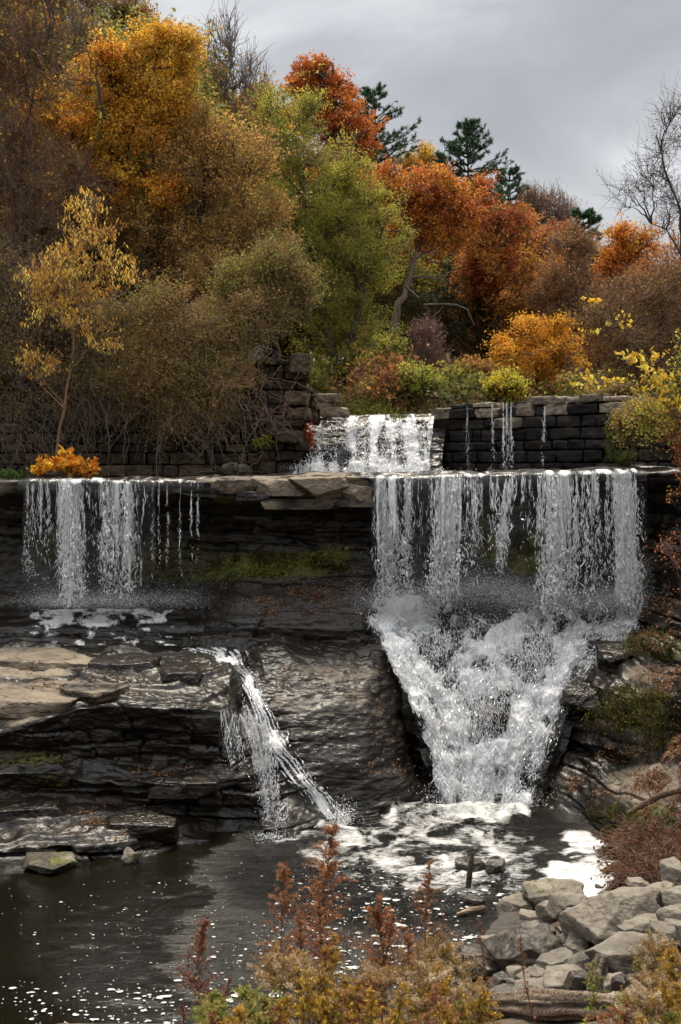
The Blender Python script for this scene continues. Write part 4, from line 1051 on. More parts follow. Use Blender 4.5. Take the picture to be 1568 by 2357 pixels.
masonry(a, A0, A1, 7.55, lambda m: topz(985 + m * 615) + .07 * math.sin(m * 61) + .05 * math.sin(m * 143), 0.36, .75, .9, wetcol, rng, 0.02, .035)
a.build('wall', M_BLOCK, t, smooth=True)
# moss strips on the wall's right end
def tufts(acc, pts, n, size, cols, rng, down=True, ratio=.16, sig=.08):
    i = rng.integers(0, len(pts), n); p = np.asarray(pts)[i] + rng.normal(0, sig, (n, 3))
    V, F = leaves(p, size, ratio, rng, np.array([0, -.5, -1.4 if down else 1.4]), .7)
    c = np.asarray(cols)[rng.integers(0, len(cols), n)] * rng.uniform(.6, 1.3, (n, 1)); acc.add(V, F, np.repeat(c, 4, 0))
GREENS = [(.07, .10, .012), (.12, .13, .02), (.045, .07, .012), (.13, .10, .03)]
a = Acc()
for x, y in ((1405, 985), (1408, 1005), (1404, 1030), (1412, 1048), (1440, 1050), (1455, 1048), (1432, 1062), (1410, 962), (1425, 1055)):
    tufts(a, [P(x, y, dam_depth(x) - .12)], 160, .09, GREENS, rng, True, .35, .09)
a.build('moss', M_LEAF, t)

# left wall with its taller broken end
t = thing('stone_wall', 'tall old brown stone wall half hidden by hanging brush left of the upper falls', 'wall', P(380, 1095, 37))
a = Acc()
def brown(m, z, k, r):
    b = np.array([.038, .027, .018]) if r.uniform() < .75 else np.array([.075, .054, .036])
    return b * r.uniform(.55, 1.25)
W0 = pl(-420, 36.3); W1 = pl(600, 37.0)
ztop = lambda y, Y: 8 + (1085 - y) * Y / F_PX
masonry(a, W0, W1, 7.5, lambda m: ztop(905 - 25 * math.sin(m * 9), 37), .36, .72, .8, brown, rng, .015, .05)
E0 = pl(596, 36.75); E1 = pl(712, 37.1)
masonry(a, E0, E1, 7.5, lambda m: ztop(818 + 12 * math.sin(m * 14), 37), .40, .62, .9, brown, rng, .0, .09, skip=lambda m, z: (m > .82 and 8.9 < z < 9.6) or (m > .7 and z < 8.6))
a.build('wall', M_BLOCK, t, smooth=True)

# loose blocks piled at the broken end
LB = [((690, 838), .30, .30, 'dark block on top of the broken wall end'), ((685, 918), .36, .22, 'squared brown block jutting from the wall end at mid height'), ((755, 918), .40, .15, 'pale grey flat block topmost on the pile beside the upper falls'),
      ((745, 936), .34, .12, 'thin grey block second from the top of the pile beside the falls'), ((770, 950), .46, .16, 'wide pale block lowest and nearest the top of the upper falls'), ((690, 952), .30, .2, 'brown block under the jutting squared block'), ((668, 1005), .40, .2, 'large pale brown block low in the wall end'), ((715, 962), .26, .16, 'small brown block between the wall end and the pale pile')]
for i, ((x, y), hw, hh, lab) in enumerate(LB):
    c = P(x, y, 36.7 if x < 700 else 37.9 - (x - 700) * .003)
    an = rng.normal(0, .22); ux = np.array([math.cos(an), math.sin(an), rng.normal(0, .06)]); ux /= np.linalg.norm(ux); uy = np.cross([0, 0, 1], ux); uy /= np.linalg.norm(uy); uz = np.cross(ux, uy)
    V, F = block_mesh(c, (hw, .34, hh), ux, uy, uz, i + 5, .07, .06)
    cc = np.array([.14, .112, .078]) if x > 720 else np.array([.07, .05, .032])
    b = Acc(); b.add(V, F, cc * rng.uniform(.8, 1.15))
    o = b.build('stone_block', M_BLOCK, None, c - np.array([0, 0, hh]), True); tag(o, lab, 'stone block', 'loose blocks at the broken wall end')

# ------------------------------------------------------------------ boulders
def ico(n):
    bm = bmesh.new(); bmesh.ops.create_icosphere(bm, subdivisions=n, radius=1)
    bm.verts.ensure_lookup_table()
    V = np.array([v.co[:] for v in bm.verts]); F = np.array([[v.index for v in f.verts] for f in bm.faces]); bm.free(); return V, F
ICO5, ICO4, ICO3 = ico(6), ico(5), ico(4)

def boulder(c, half, rng, planes=11, extra=None, sharp=48.0, rough=.025, big=True):
    U, F = ICO5 if big else ICO4
    n = unit(rng.normal(0, 1, (planes, 3))); d = rng.uniform(.66, .95, planes)
    # always a top, a bottom and a front so that the block reads as broken stone
    base = np.array([[rng.normal(0, .14), rng.normal(-.12, .14), 1], [0, 0, -1], [rng.normal(0, .3), -1, rng.normal(.1, .25)], [1, rng.normal(0, .3), rng.normal(0, .2)], [-1, rng.normal(0, .3), rng.normal(0, .25)], [0, 1, 0]])
    n = np.concatenate([n, unit(base)]); d = np.concatenate([d, [.72, .8, .72, .86, .86, .8]])
    if extra is not None:
        n = np.concatenate([n, unit(np.array([e[:3] for e in extra], float))]); d = np.concatenate([d, [e[3] for e in extra]])
    dot = np.maximum(U @ n.T, 0) / d
    r = 1.0 / ((dot ** sharp).sum(1) ** (1 / sharp))
    V = U * r[:, None] * np.asarray(half)
    s = rng.uniform(0, 50)
    m = float(np.mean(half))
    V = V + unit(V) * (m * 0.03 * fbm(V / m * 2.6 + s, 5, 5) + rough * .8 * fbm(V * 11 + s, 4, 7) - 0.05 * m * np.maximum(0, vnoise(V / m * np.array([2, 2, 4]) + s, 9)))[:, None]
    return V + c, F

def bank_hit(x, y):
    """where the sight line through photo position x, y meets the near bank"""
    for Y in np.arange(8, 26, .05):
        p = P(x, y, Y)
        if p[2] <= max(float(bank_z(p[0], p[1])), -.02): return p
    return P(x, y, 22)

BO = [  # bounding box in the enlarged corner view, name hints, tone, label
    ((120, 350, 308, 446), 'd', 'low dark brown boulder standing in the water beside a smaller pointed one'),
    ((308, 372, 428, 458), 'm', 'small brown pointed rock in the water beside the low dark boulder'),
    ((182, 588, 318, 672), 'm', 'flat rounded rock alone in the water above the floating stick'),
    ((580, 480, 930, 668), 'y', 'yellow stained mossy boulder at the edge of the white foam sheet'),
    ((408, 583, 655, 722), 't', 'tan peaked boulder left of the yellow stained one'),
    ((648, 626, 818, 750), 't', 'brown boulder with a pale flat top below the yellow stained one'),
    ((422, 704, 580, 778), 'p', 'low cream coloured flat rock at the water in front of the tan peaked boulder'),
    ((565, 694, 695, 770), 't', 'small tan rock wedged between cream flat rock and brown pale topped boulder'),
    ((300, 752, 830, 890), 's', 'long flat slab sloping into the pool'),
    ((795, 655, 1060, 900), 'g', 'grey boulder leaning on the left side of the largest boulder'),
    ((910, 540, 1390, 955), 'G', 'largest boulder, grey with a sloping face and a pale left edge'),
    ((1298, 528, 1488, 745), 'p', 'pale yellowish boulder with a dark hole behind the largest boulder'),
    ((1412, 508, 1556, 668), 't', 'beige upright boulder behind the pale yellowish one'),
    ((1448, 374, 1640, 575), 'g', 'upright grey boulder below the right end of the brush pile'),
    ((1418, 636, 1700, 880), 'w', 'large pinkish pale rounded boulder cut by the right border of the photo'),
    ((1148, 348, 1310, 490), 'g', 'grey rock half under the brush pile beside the foam'),
    ((1022, 836, 1490, 1125), 'B', 'large squared grey block with a flat pale top'),
    ((368, 815, 860, 1090), 'b', 'broad brown grey block between the flat slab and the weeds'),
    ((828, 888, 945, 1028), 'p', 'small pale wedge standing left of the squared grey block'),
    ((655, 955, 895, 1138), 'g', 'mid grey angular rock in front of the broad brown block'),
    ((495, 1058, 830, 1180), 'g', 'flat grey stone lying in front of the mid grey angular rock'),
    ((505, 1125, 810, 1285), 't', 'pale grey stone just above the log, below the flat grey stone'),
    ((825, 1075, 1000, 1275), 'd', 'dark grey pointed stone beside the wood stump'),
    ((806, 1112, 892, 1208), 'p', 'small pale stone left of the dark pointed stone'),
    ((1080, 1098, 1250, 1250), 'g', 'grey stone under the front of the squared block'),
    ((1075, 1205, 1240, 1310), 't', 'low tan stone lying right of the dark pointed stone just over the log'),
    ((225, 1005, 415, 1150), 'd', 'dark brown rock behind the pale fluffy weeds'),
    ((120, 905, 370, 1035), 'd', 'dark grey rock at the water edge behind the weeds'),
    ((335, 1078, 520, 1200), 'd', 'grey brown stone between the dark brown rock and the flat grey stone'),
    ((325, 1165, 525, 1285), 'm', 'mottled stone just above the left part of the log'),
    ((1235, 1090, 1420, 1260), 'd', 'dark stone in the gap under the right of the squared block'),
    ((1400, 1060, 1640, 1300), 'g', 'grey stone low at the right behind the yellow leaved weeds'),
    ((402, 1035, 450, 1085), 't', 'tiny tan stone right of the dark brown rock'),
    ((1015, 523, 1072, 556), 'k', 'uppermost small black stone poking through the white foam sheet'),
    ((945, 606, 990, 650), 'k', 'largest small black stone in the foam next to the yellow stained boulder'),
    ((1004, 616, 1042, 645), 'k', 'smallest black stone in the foam, right of the largest one'),
    ((865, 670, 935, 702), 'k', 'flat black stone in the foam close to the grey leaning boulder'),
]
TONE = {'d': (.9, .0, 0), 'm': (.6, .1, 0), 'y': (.30, .42, 0), 't': (.12, .05, 0), 'p': (0, .05, 0), 's': (.7, 0, 0), 'g': (.25, 0, 0), 'G': (.10, 0, 0), 'w': (-.2, 0, 0), 'B': (.30, 0, 0), 'b': (.55, .05, 0), 'k': (1, 0, 0)}
rng = np.random.default_rng(5)
for bb, tone, lab in BO:
    x0, y0, x1, y1 = [v * .36 + o_ for v, o_ in zip(bb, (1003.5, 1850, 1003.5, 1850))]
    hit = bank_hit((x0 + x1) / 2, y1 - 2)
    Yd = hit[1]; w = (x1 - x0) * Yd / F_PX; h = (y1 - y0) * Yd / F_PX
    dep = min(w * .75, 1.3 * h + .25)
    tilt = math.atan2(8 - hit[2], Yd)
    hz = max((h - dep * math.sin(tilt) * .55) / math.cos(tilt), h * .5)
    if tone in 's': dep, hz = 1.1, .34
    c = np.array(P((x0 + x1) / 2, (y0 + y1) / 2, Yd + dep * .35)); 
    extra = None; sh = 90
    if tone == 'G': extra = [(-.62, -.35, .72, .60), (.45, -.75, .5, .62)]; sh = 80
    if tone == 'B': extra = [(0, -.1, 1, .62), (.15, -1, .05, .66)]; sh = 80
    if tone == 'y': extra = [(-.5, -.2, .85, .62), (.35, -.6, .72, .6)]
    if tone == 's': extra = [(-.12, -.1, 1, .4)]
    if tone == 'w': sh = 9
    half = np.array([w / 2 / .80, dep / 2 / .72, hz / 2 / .70])
    V, F = boulder(c, half, rng, 14, extra, sh, .02, w > .45)
    a_w, a_m, _ = TONE[tone]
    nz = fbm(V * 1.5, 3, 77)
    low = sstep(c[2] - hz * .25, c[2] - hz * .5, V[:, 2]) * (.5 if hit[2] < .5 else .25)
    o = mesh_obj('boulder', V, F, M_STONE, loc=(c[0], c[1], c[2] - hz / 2), smooth=True, attrs={'wet': np.clip(a_w + .25 * nz + low, -.3, 1.2), 'moss': a_m * (0.7 + nz) * (V[:, 2] > c[2] - hz * .1)})
    tag(o, lab, 'rock' if w < .4 else 'boulder', 'rocks along the pool edge')
SLB = [(100, 1520, 215, 52, 1.1, .25, 'pale dry rock slab lying at the left end of the shelf'), (285, 1524, 165, 46, .9, .9, 'dark squared slab in the middle of the shelf top'), (50, 1610, 250, 60, 1.2, .1, 'broad tan slab at the left front edge of the shelf'), (410, 1540, 110, 30, .8, .85, 'thin wet slab left of the bent stream'), (215, 1585, 150, 30, .8, .5, 'low brown slab behind the dark shelf edge'),
       (330, 1900, 170, 50, .7, .8, 'dark sloping slab low under the shelf with leaves on it'), (80, 1860, 190, 60, .6, .95, 'dark block at the far left under the shelf'), (430, 1810, 160, 40, .6, .9, 'dark ledge block with fallen leaves left of the thin stream')]
LPB = [(545, 1118, 130, 34, .7, .45, 'flat brown block in the ledge lip, leftmost of the blocks between the falls'), (655, 1112, 120, 40, .7, .15, 'tan block in the ledge lip left of the broadest brown block'), (752, 1116, 130, 48, .7, .2, 'broadest brown block in the ledge lip between the falls'), (828, 1120, 66, 44, .6, .3, 'brown block in the ledge lip beside the left edge of the wide falls'), (700, 1146, 190, 26, .6, .5, 'thin dark brown layer under the tan blocks of the ledge lip'), (800, 1158, 120, 24, .6, .6, 'dark layered block under the right end of the ledge lip'), (590, 1146, 120, 22, .6, .8, 'dark thin layer under the flat brown block of the ledge lip')]
rs = np.random.default_rng(66)
for grid, (x, y, w, h, dep, wt_, lab) in [(SHELF, q) for q in SLB] + [(LEDGE, q) for q in LPB]:
    sx_, sy_ = to_px(grid)
    q = np.hypot(sx_ - x, sy_ - y) < 12; c = grid[q][grid[q][:, 1].argmin()].copy(); m = c[1] / F_PX
    c = c + np.array([0, .34 * dep, -h * m * .12])
    V, F = boulder(c, (w * m / 1.7, dep, h * m / 1.35), rs, 8, [(rs.normal(0, .08), -.22, 1, .6), (rs.normal(0, .2), -1, .1, .7)], 110, .02, True)
    o = mesh_obj('flat_rock', V, F, M_ROCK, loc=c, smooth=True, attrs={'wet': np.full(len(V), wt_) + .2 * fbm(V * 2, 3, 4), 'moss': np.zeros(len(V))})
    tag(o, lab, 'flat rock', 'broken slabs on the rock shelf' if grid is SHELF else 'blocks of the ledge lip')
rs = np.random.default_rng(61)
for k in range(64):                                     # broken stones between the boulders
    x = rs.uniform(1120, 1640); y = rs.uniform(2060, 2320)
    if y < 2140 + (1250 - x) * .55 or y < 2080 and x < 1320: continue
    hit = np.array(bank_hit(x, y)); w = float(np.exp(rs.normal(-1.55, .38)))
    hit[2] += w * .15 + rs.uniform(0, .22)
    V, F = boulder(hit, (w * rs.uniform(.6, 1), w * .7, w * rs.uniform(.4, .7)), rs, 12, None, 80, .012, False)
    o = mesh_obj('broken_stone', V, F, M_STONE, loc=hit - np.array([0, 0, w * .3]), smooth=True, attrs={'wet': np.full(len(V), rs.uniform(-.1, .7)), 'moss': np.zeros(len(V))})
    tag(o, 'small broken grey stone wedged in the pile of boulders at the pool edge', 'rock', 'small stones between the boulders')
# rocks on the ledge below the wall
for x, y, w, h, lab in ((530, 1078, 34, 26, 'grey brown rock with a mossy cheek at the foot of the left wall'), (560, 1080, 26, 20, 'tan stone right of the mossy rock at the foot of the left wall'), (480, 1090, 50, 10, 'low flat stone at the foot of the left wall'), (115, 1988, 110, 22, 'greenish flat stone at the waterline under the dark shelf'), (300, 1972, 34, 28, 'small squared stone at the waterline under the dark shelf'), (1370, 1650, 0, 0, '')):
    if not w: continue
    Yd = 35.6 if y < 1200 else on_plane(x, y + h * .4)[1]
    c = P(x, y, Yd); m = Yd / F_PX
    V, F = boulder(c, (w * m / 1.6, w * m / 1.7, h * m / 1.4), rng, 10, None, 26, .03, False)
    gy_ = y > 1200
    o = mesh_obj('boulder', V, F, M_STONE, loc=c, smooth=True, attrs={'wet': .55 + .3 * fbm(V * 2, 3, 4), 'moss': (.36 if x == 115 else .15) + .4 * fbm(V * 3, 3, 6)})
    tag(o, lab, 'rock', 'stones at the foot of the wall' if not gy_ else 'stones under the shelf')

# bedrock slabs standing beside the cascade are part of the bank; dark stones in the torrent
for x, y, d, w, h, lab in ((1345, 1600, 28.3, 92, 60, 'dark wet slab standing over the right edge of the cascade'), (1234, 1518, 29.62, 92, 70, 'dark rock behind the spray in the upper right of the cascade'), (1120, 1652, 28.72, 84, 96, 'dark rock face in the middle of the cascade'), (1000, 1518, 29.75, 60, 60, 'dark rock at the upper left of the cascade'), (1165, 1590, 29.15, 50, 40, 'small dark rock in the cascade between the two larger dark rocks'), (1420, 1500, 28.6, 70, 40, 'dark wet rock beside the right head of the cascade')):
    if not lab: continue
    c = P(x, y, d); m = d / F_PX
    V, F = boulder(c, (w * m / 1.5, .7, h * m / 1.5), rng, 9, [(-.2, -.3, .9, .5)], 30, .04, True)
    o = mesh_obj('boulder', V, F, M_ROCK, loc=c, smooth=True, attrs={'wet': np.ones(len(V)), 'moss': np.zeros(len(V))})
    tag(o, lab, 'rock', 'rocks beside the cascade')

# ------------------------------------------------------------------ wood
def log_mesh(path, radii, seed, sides=22, seg=90, cols=((.16, .12, .085), (.26, .20, .145)), grain=.16):
    W = resample(path, seg); r = np.interp(np.linspace(0, 1, seg), np.linspace(0, 1, len(radii)), radii)
    V, F = tubes(W[None], r[None], sides)
    V = V.reshape(seg, sides, 3); ctr = W[:, None]
    ang = np.arange(sides) / sides * 2 * math.pi
    s = np.linspace(0, 1, seg)
    g = fbm(np.stack(np.broadcast_arrays(np.cos(ang)[None] * 3.6, np.sin(ang)[None] * 3.6, s[:, None] * 2.2), -1), 4, seed)
    V = ctr + (V - ctr) * (1 + grain * 1.6 * g)[..., None]
    t = np.clip(.5 + .9 * g, 0, 1)[..., None]
    C = np.array(cols[0]) * (1 - t) + np.array(cols[1]) * t
    caps = np.array([[0 + 0, k, k + 1] for k in range(1, sides - 1)] + [[(seg - 1) * sides, (seg - 1) * sides + k + 1, (seg - 1) * sides + k] for k in range(1, sides - 1)])
    return V.reshape(-1, 3), [F, caps], C.reshape(-1, 3)
def wood(name, path, radii, seed, lab, cat, group=None, cols=((.12, .09, .065), (.26, .20, .15)), sides=22, grain=.16, seg=90):
    V, F, C = log_mesh([np.asarray(p) for p in path], radii, seed, sides, seg, cols, grain)
    o = mesh_obj(name, V, F, M_WOOD, loc=np.asarray(path[0]), cols=C, smooth=True); return tag(o, lab, cat, group)
def cz(cx_, cy_): return cx_ * .36 + 1003.5, cy_ * .36 + 1850
def bk(cx_, cy_, dz=0.0, dY=0.0):
    p = bank_hit(*cz(cx_, cy_)); p = np.array(p); p[1] += dY; p[2] += dz; return p
wood('log', [bk(150, 1345, .12), bk(420, 1350, .16), bk(700, 1352, .15), bk(980, 1358, .15), bk(1250, 1375, .1)], [.10, .14, .17, .15, .11], 3, 'thick weathered log lying across the front of the boulders', 'log', cols=((.05, .036, .025), (.20, .15, .11)), sides=40, grain=.26, seg=160)
wood('root', [bk(1150, 1320, .1), bk(1280, 1300, .12), bk(1420, 1330, .1), bk(1600, 1370, .1)], [.07, .1, .09, .08], 6, 'twisted bleached root at the right end of the weathered log', 'root', cols=((.14, .11, .08), (.3, .24, .18)))
p = bk(1050, 1240); wood('stump', [p, p + [-.03, .05, .25], p + [.05, .1, .52]], [.17, .13, .08], 9, 'small splintered brown wood stump among the boulders', 'stump', cols=((.05, .04, .03), (.15, .115, .085)), grain=.3)
p0 = on_plane(*cz(130, 712), .03); p1 = on_plane(*cz(312, 662), .09)
wood('stick', [p0, (p0 + p1) / 2 + [0, 0, .02], p1], [.035, .045, .04], 12, 'stripped pale stick floating below the flat rounded rock', 'stick', cols=((.14, .1, .06), (.24, .18, .11)), sides=10, seg=24)
p0 = on_plane(*cz(205, 552), -.05); wood('stake', [p0, p0 + [.03, 0, .3], p0 + [.09, .05, .72]], [.05, .05, .035], 14, 'dark rotten stake standing in the water below the low dark boulder', 'stake', cols=((.03, .024, .018), (.07, .055, .04)), sides=10, seg=24)
q0 = bk(1080, 505, .2); q1 = bk(1540, 380, .45)
wood('branch', [q0, q0 * .7 + q1 * .3 + [0, 0, .12], q0 * .4 + q1 * .6 + [0, 0, .05], q1], [.055, .06, .05, .05], 16, 'bare brown branch with a cut end pointing at the foam from under the brush pile', 'branch', cols=((.10, .06, .035), (.2, .125, .075)), sides=10, seg=40)
q0 = bk(1230, 330, .9); q1 = bk(1640, 300, 1.3)
wood('branch', [q0, (q0 + q1) / 2 + [0, 0, .1], q1], [.05, .06, .07], 17, 'thick dark dead limb lying across the top of the brush pile', 'branch', cols=((.06, .04, .028), (.13, .085, .055)), sides=10, seg=40)

# brush pile
def brush_pile():
    rng = np.random.default_rng(33)
    c = bk(1370, 470)
    t = thing('brush_pile', 'tangled heap of dead reddish branches and curled leaves below the right bank', 'brush pile', c)
    a = Acc()
    n = 620
    x = np.abs(rng.normal(0, 150, n)) + 1432 + rng.normal(0, 14, n); y = rng.uniform(1905, 2035, n)
    y = np.maximum(y, 1900 + np.maximum(1480 - x, 0) * .6)
    d = np.interp(y, [1890, 2040], [23.4, 20.6]) - (x - 1480) * .004
    B = P(x, y, d); L = rng.uniform(.25, 1.0, n) * (.6 + .4 * sstep(1430, 1500, x))
    dr = unit(np.stack([rng.normal(-.35, 1, n), rng.normal(-.2, .5, n), rng.normal(.12, .35, n)], -1))
    pts = curves(B, B + dr * L[:, None], rng, 5, .06, .14)
    V, F = tubes(pts, taper(n, 5, rng.uniform(.006, .018, n), .003), 4)
    base = np.array([(.15, .075, .042), (.11, .065, .045), (.20, .13, .09), (.075, .045, .03)])[rng.integers(0, 4, n)]
    a.add(V, F, np.repeat(base, 24, 0))
    i = rng.integers(0, n, 1500); tt = rng.uniform(.2, 1, 1500); q = poly_at(pts, i, tt)
    pts2 = curves(q, q + unit(rng.normal(0, 1, (1500, 3)) + np.array([-.3, -.2, .2])) * rng.uniform(.15, .5, (1500, 1)), rng, 3, .05, .15)
    V, F = tubes(pts2, taper(1500, 3, .005, .0025), 3); a.add(V, F, np.repeat(base[i] * 1.1, 12, 0))
    a.build('branches', M_TWIG, t)
    a = Acc(); m = 2600
    i = rng.integers(0, 1500, m); q = poly_at(pts2, i, rng.uniform(0, 1, m)) + rng.normal(0, .05, (m, 3))
    V, F = leaves(q, .085, .55, rng); cc = np.array([(.20, .075, .035), (.13, .05, .028), (.26, .13, .07), (.09, .04, .025)])[rng.integers(0, 4, m)] * rng.uniform(.7, 1.2, (m, 1))
    a.add(V, F, np.repeat(cc, 4, 0)); a.build('dead_leaves', M_LEAF, t)
brush_pile()

# fallen leaves lying on the rocks
def litter(G, N, spots, n, size, lab, seed, cols):
    rng = np.random.default_rng(seed)
    px, py = to_px(G); w = soft(px, py, spots) * (N[..., 2] > .25) * (py < 2400)
    cl = np.clip(.25 + fbm(G * 2.2, 3, seed), .0, 1.5)
    area = np.linalg.norm(np.cross(np.gradient(G, axis=1), np.gradient(G, axis=0)), axis=-1)
    w = (w * cl * area).ravel(); idx = rng.choice(len(w), n, p=w / w.sum())
    p = G.reshape(-1, 3)[idx] + N.reshape(-1, 3)[idx] * .02 + rng.normal(0, .01, (n, 3))
    ax = rng.normal(0, 1, (n, 3)); nn = N.reshape(-1, 3)[idx]; ax = unit(ax - (ax * nn).sum(1, keepdims=True) * nn * .8)
    b = unit(np.cross(ax, nn + rng.normal(0, .35, (n, 3)))); s = size * rng.uniform(.6, 1.35, (n, 1))
    V = np.stack([p - ax * s * .5, p + b * s * .33 + nn * .012, p + ax * s * .5, p - b * s * .33 + nn * .012], 1).reshape(-1, 3)
    c = np.asarray(cols)[rng.integers(0, len(cols), n)] * rng.uniform(.6, 1.25, (n, 1))
    o = mesh_obj('fallen_leaves', V, np.arange(n * 4).reshape(n, 4), M_LEAF, loc=p.mean(0), cols=np.repeat(c, 4, 0)); tag(o, lab, 'leaves', kind='stuff')
def moss_mat(G, spots, n, lab, seed, cols, size=.05):
    rng = np.random.default_rng(seed); N = gnormals(G); px, py = to_px(G)
    w = soft(px, py, spots) * np.clip(.3 + 1.2 * fbm(G * 1.8, 4, seed), 0, 2); w = w.ravel() ** 1.5
    idx = rng.choice(w.size, n, p=w / w.sum()); p = G.reshape(-1, 3)[idx] + rng.normal(0, .02, (n, 3)); nn = N.reshape(-1, 3)[idx]
    V, F = leaves(p + nn * .015, size, .4, rng, nn * .6 + np.array([0, -.1, -.5]), .8)
    c = np.asarray(cols)[rng.integers(0, len(cols), n)] * rng.uniform(.5, 1.4, (n, 1)) * (.7 + .5 * np.clip(fbm(p * 1.3, 2, seed + 1)[:, None], -1, 1))
    o = mesh_obj('moss', V, F, M_LEAF, loc=p.mean(0), cols=np.repeat(c, 4, 0)); tag(o, lab, 'moss', kind='stuff')
MS = [(.10, .10, .014), (.15, .13, .02), (.06, .07, .012), (.13, .09, .02)]
moss_mat(LEDGE, [(640, 1300, 190, 34, 1), (770, 1275, 60, 18, 1), (450, 1290, 160, 60, .35), (540, 1150, 60, 14, .5)], 6500, 'yellow green moss and small plants on the slope under the ledge', 81, MS, .07)
moss_mat(LEDGE, [(1180, 1250, 110, 46, 1), (1222, 1305, 60, 16, 1.4), (1120, 1180, 80, 60, .35), (900, 1250, 40, 60, .2)], 6000, 'green moss on the dark rock behind the wide falls', 82, MS, .06)
moss_mat(LEDGE, [(130, 1250, 60, 60, .8), (400, 1280, 160, 80, .6), (60, 1260, 60, 60, .5)], 3500, 'dull green moss on the dark rock behind the left falls', 83, MS, .055)
moss_mat(RBANK, [(1500, 1885, 80, 30, 1), (1470, 1600, 80, 40, .7), (1520, 1500, 50, 24, 1), (1400, 1870, 60, 20, .5), (1520, 1700, 60, 30, .6)], 5000, 'patchy olive moss on the right rock ledges', 84, MS, .06)
BROWNS = [(.22, .10, .045), (.30, .17, .09), (.14, .06, .03), (.34, .22, .13), (.24, .12, .05)]
litter(RBANK, RBANK_N, [(1520, 1470, 110, 40, 1), (1500, 1810, 160, 70, 1), (1400, 1800, 110, 50, .7), (1560, 1560, 90, 40, .9), (1420, 1740, 60, 30, .7), (1600, 1700, 150, 200, 1), (1520, 1390, 60, 60, .7), (1440, 1640, 60, 60, .3)], 6500, .068, 'scattered brown fallen leaves on the right rock ledges', 3, BROWNS)
litter(SHELF, SHELF_N, [(640, 1440, 200, 26, 1), (780, 1440, 90, 30, 1), (200, 1580, 160, 40, .5), (380, 1778, 110, 20, 1), (240, 1890, 110, 60, .7), (700, 1560, 230, 90, .12), (880, 1700, 120, 140, .25), (300, 1760, 250, 200, .06)], 900, .075, 'scattered orange and brown fallen leaves on the wet rock shelf', 4, BROWNS)
litter(LEDGE, gnormals(LEDGE), [(720, 1390, 190, 60, 1), (800, 1330, 80, 50, .5), (560, 1370, 120, 40, .4)], 800, .062, 'brown fallen leaves on the slope under the ledge', 5, BROWNS)
# ------------------------------------------------------------------ trees
ORANGE = [(.46, .17, .02), (.52, .22, .025), (.40, .12, .015), (.50, .28, .03)]
GOLD = [(.52, .30, .03), (.56, .36, .05), (.48, .22, .02), (.36, .24, .03)]
RUST = [(.30, .075, .02), (.38, .11, .02), (.24, .055, .02), (.42, .16, .025)]
REDOR = [(.36, .085, .03), (.42, .13, .025), (.30, .07, .03), (.44, .20, .03)]
OLIVE = [(.17, .18, .035), (.23, .20, .04), (.28, .20, .035), (.13, .14, .03)]
LIME = [(.30, .32, .05), (.37, .35, .05), (.24, .27, .045), (.42, .36, .06), (.20, .23, .035)]
BROWN = [(.28, .16, .07), (.34, .18, .06), (.20, .12, .06), (.28, .20, .07)]
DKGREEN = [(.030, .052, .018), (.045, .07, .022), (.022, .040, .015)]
PINE = [(.035, .085, .033), (.05, .11, .045), (.025, .06, .026)]

def in_blobs(bl, n, rng, shell=2.0):
    w = np.array([b[3] * b[4] * b[5] for b in bl]) ** .8; k = rng.choice(len(bl), n, p=w / w.sum())
    B = np.array(bl); u = unit(rng.normal(0, 1, (n, 3))) * (rng.uniform(0, 1, (n, 1)) ** (1 / (1 + shell)))
    return B[k, :3] + u * B[k, 3:6], k

def nearest(Q, T, low=True):
    out = np.empty(len(Q), int)
    for i in range(0, len(Q), 600):
        d = ((Q[i:i + 600, None] - T[None]) ** 2).sum(-1)
        if low: d = d + 0.9 * np.maximum(T[None, :, 2] - Q[i:i + 600, None, 2], 0) ** 2
        out[i:i + 600] = d.argmin(1)
    return out

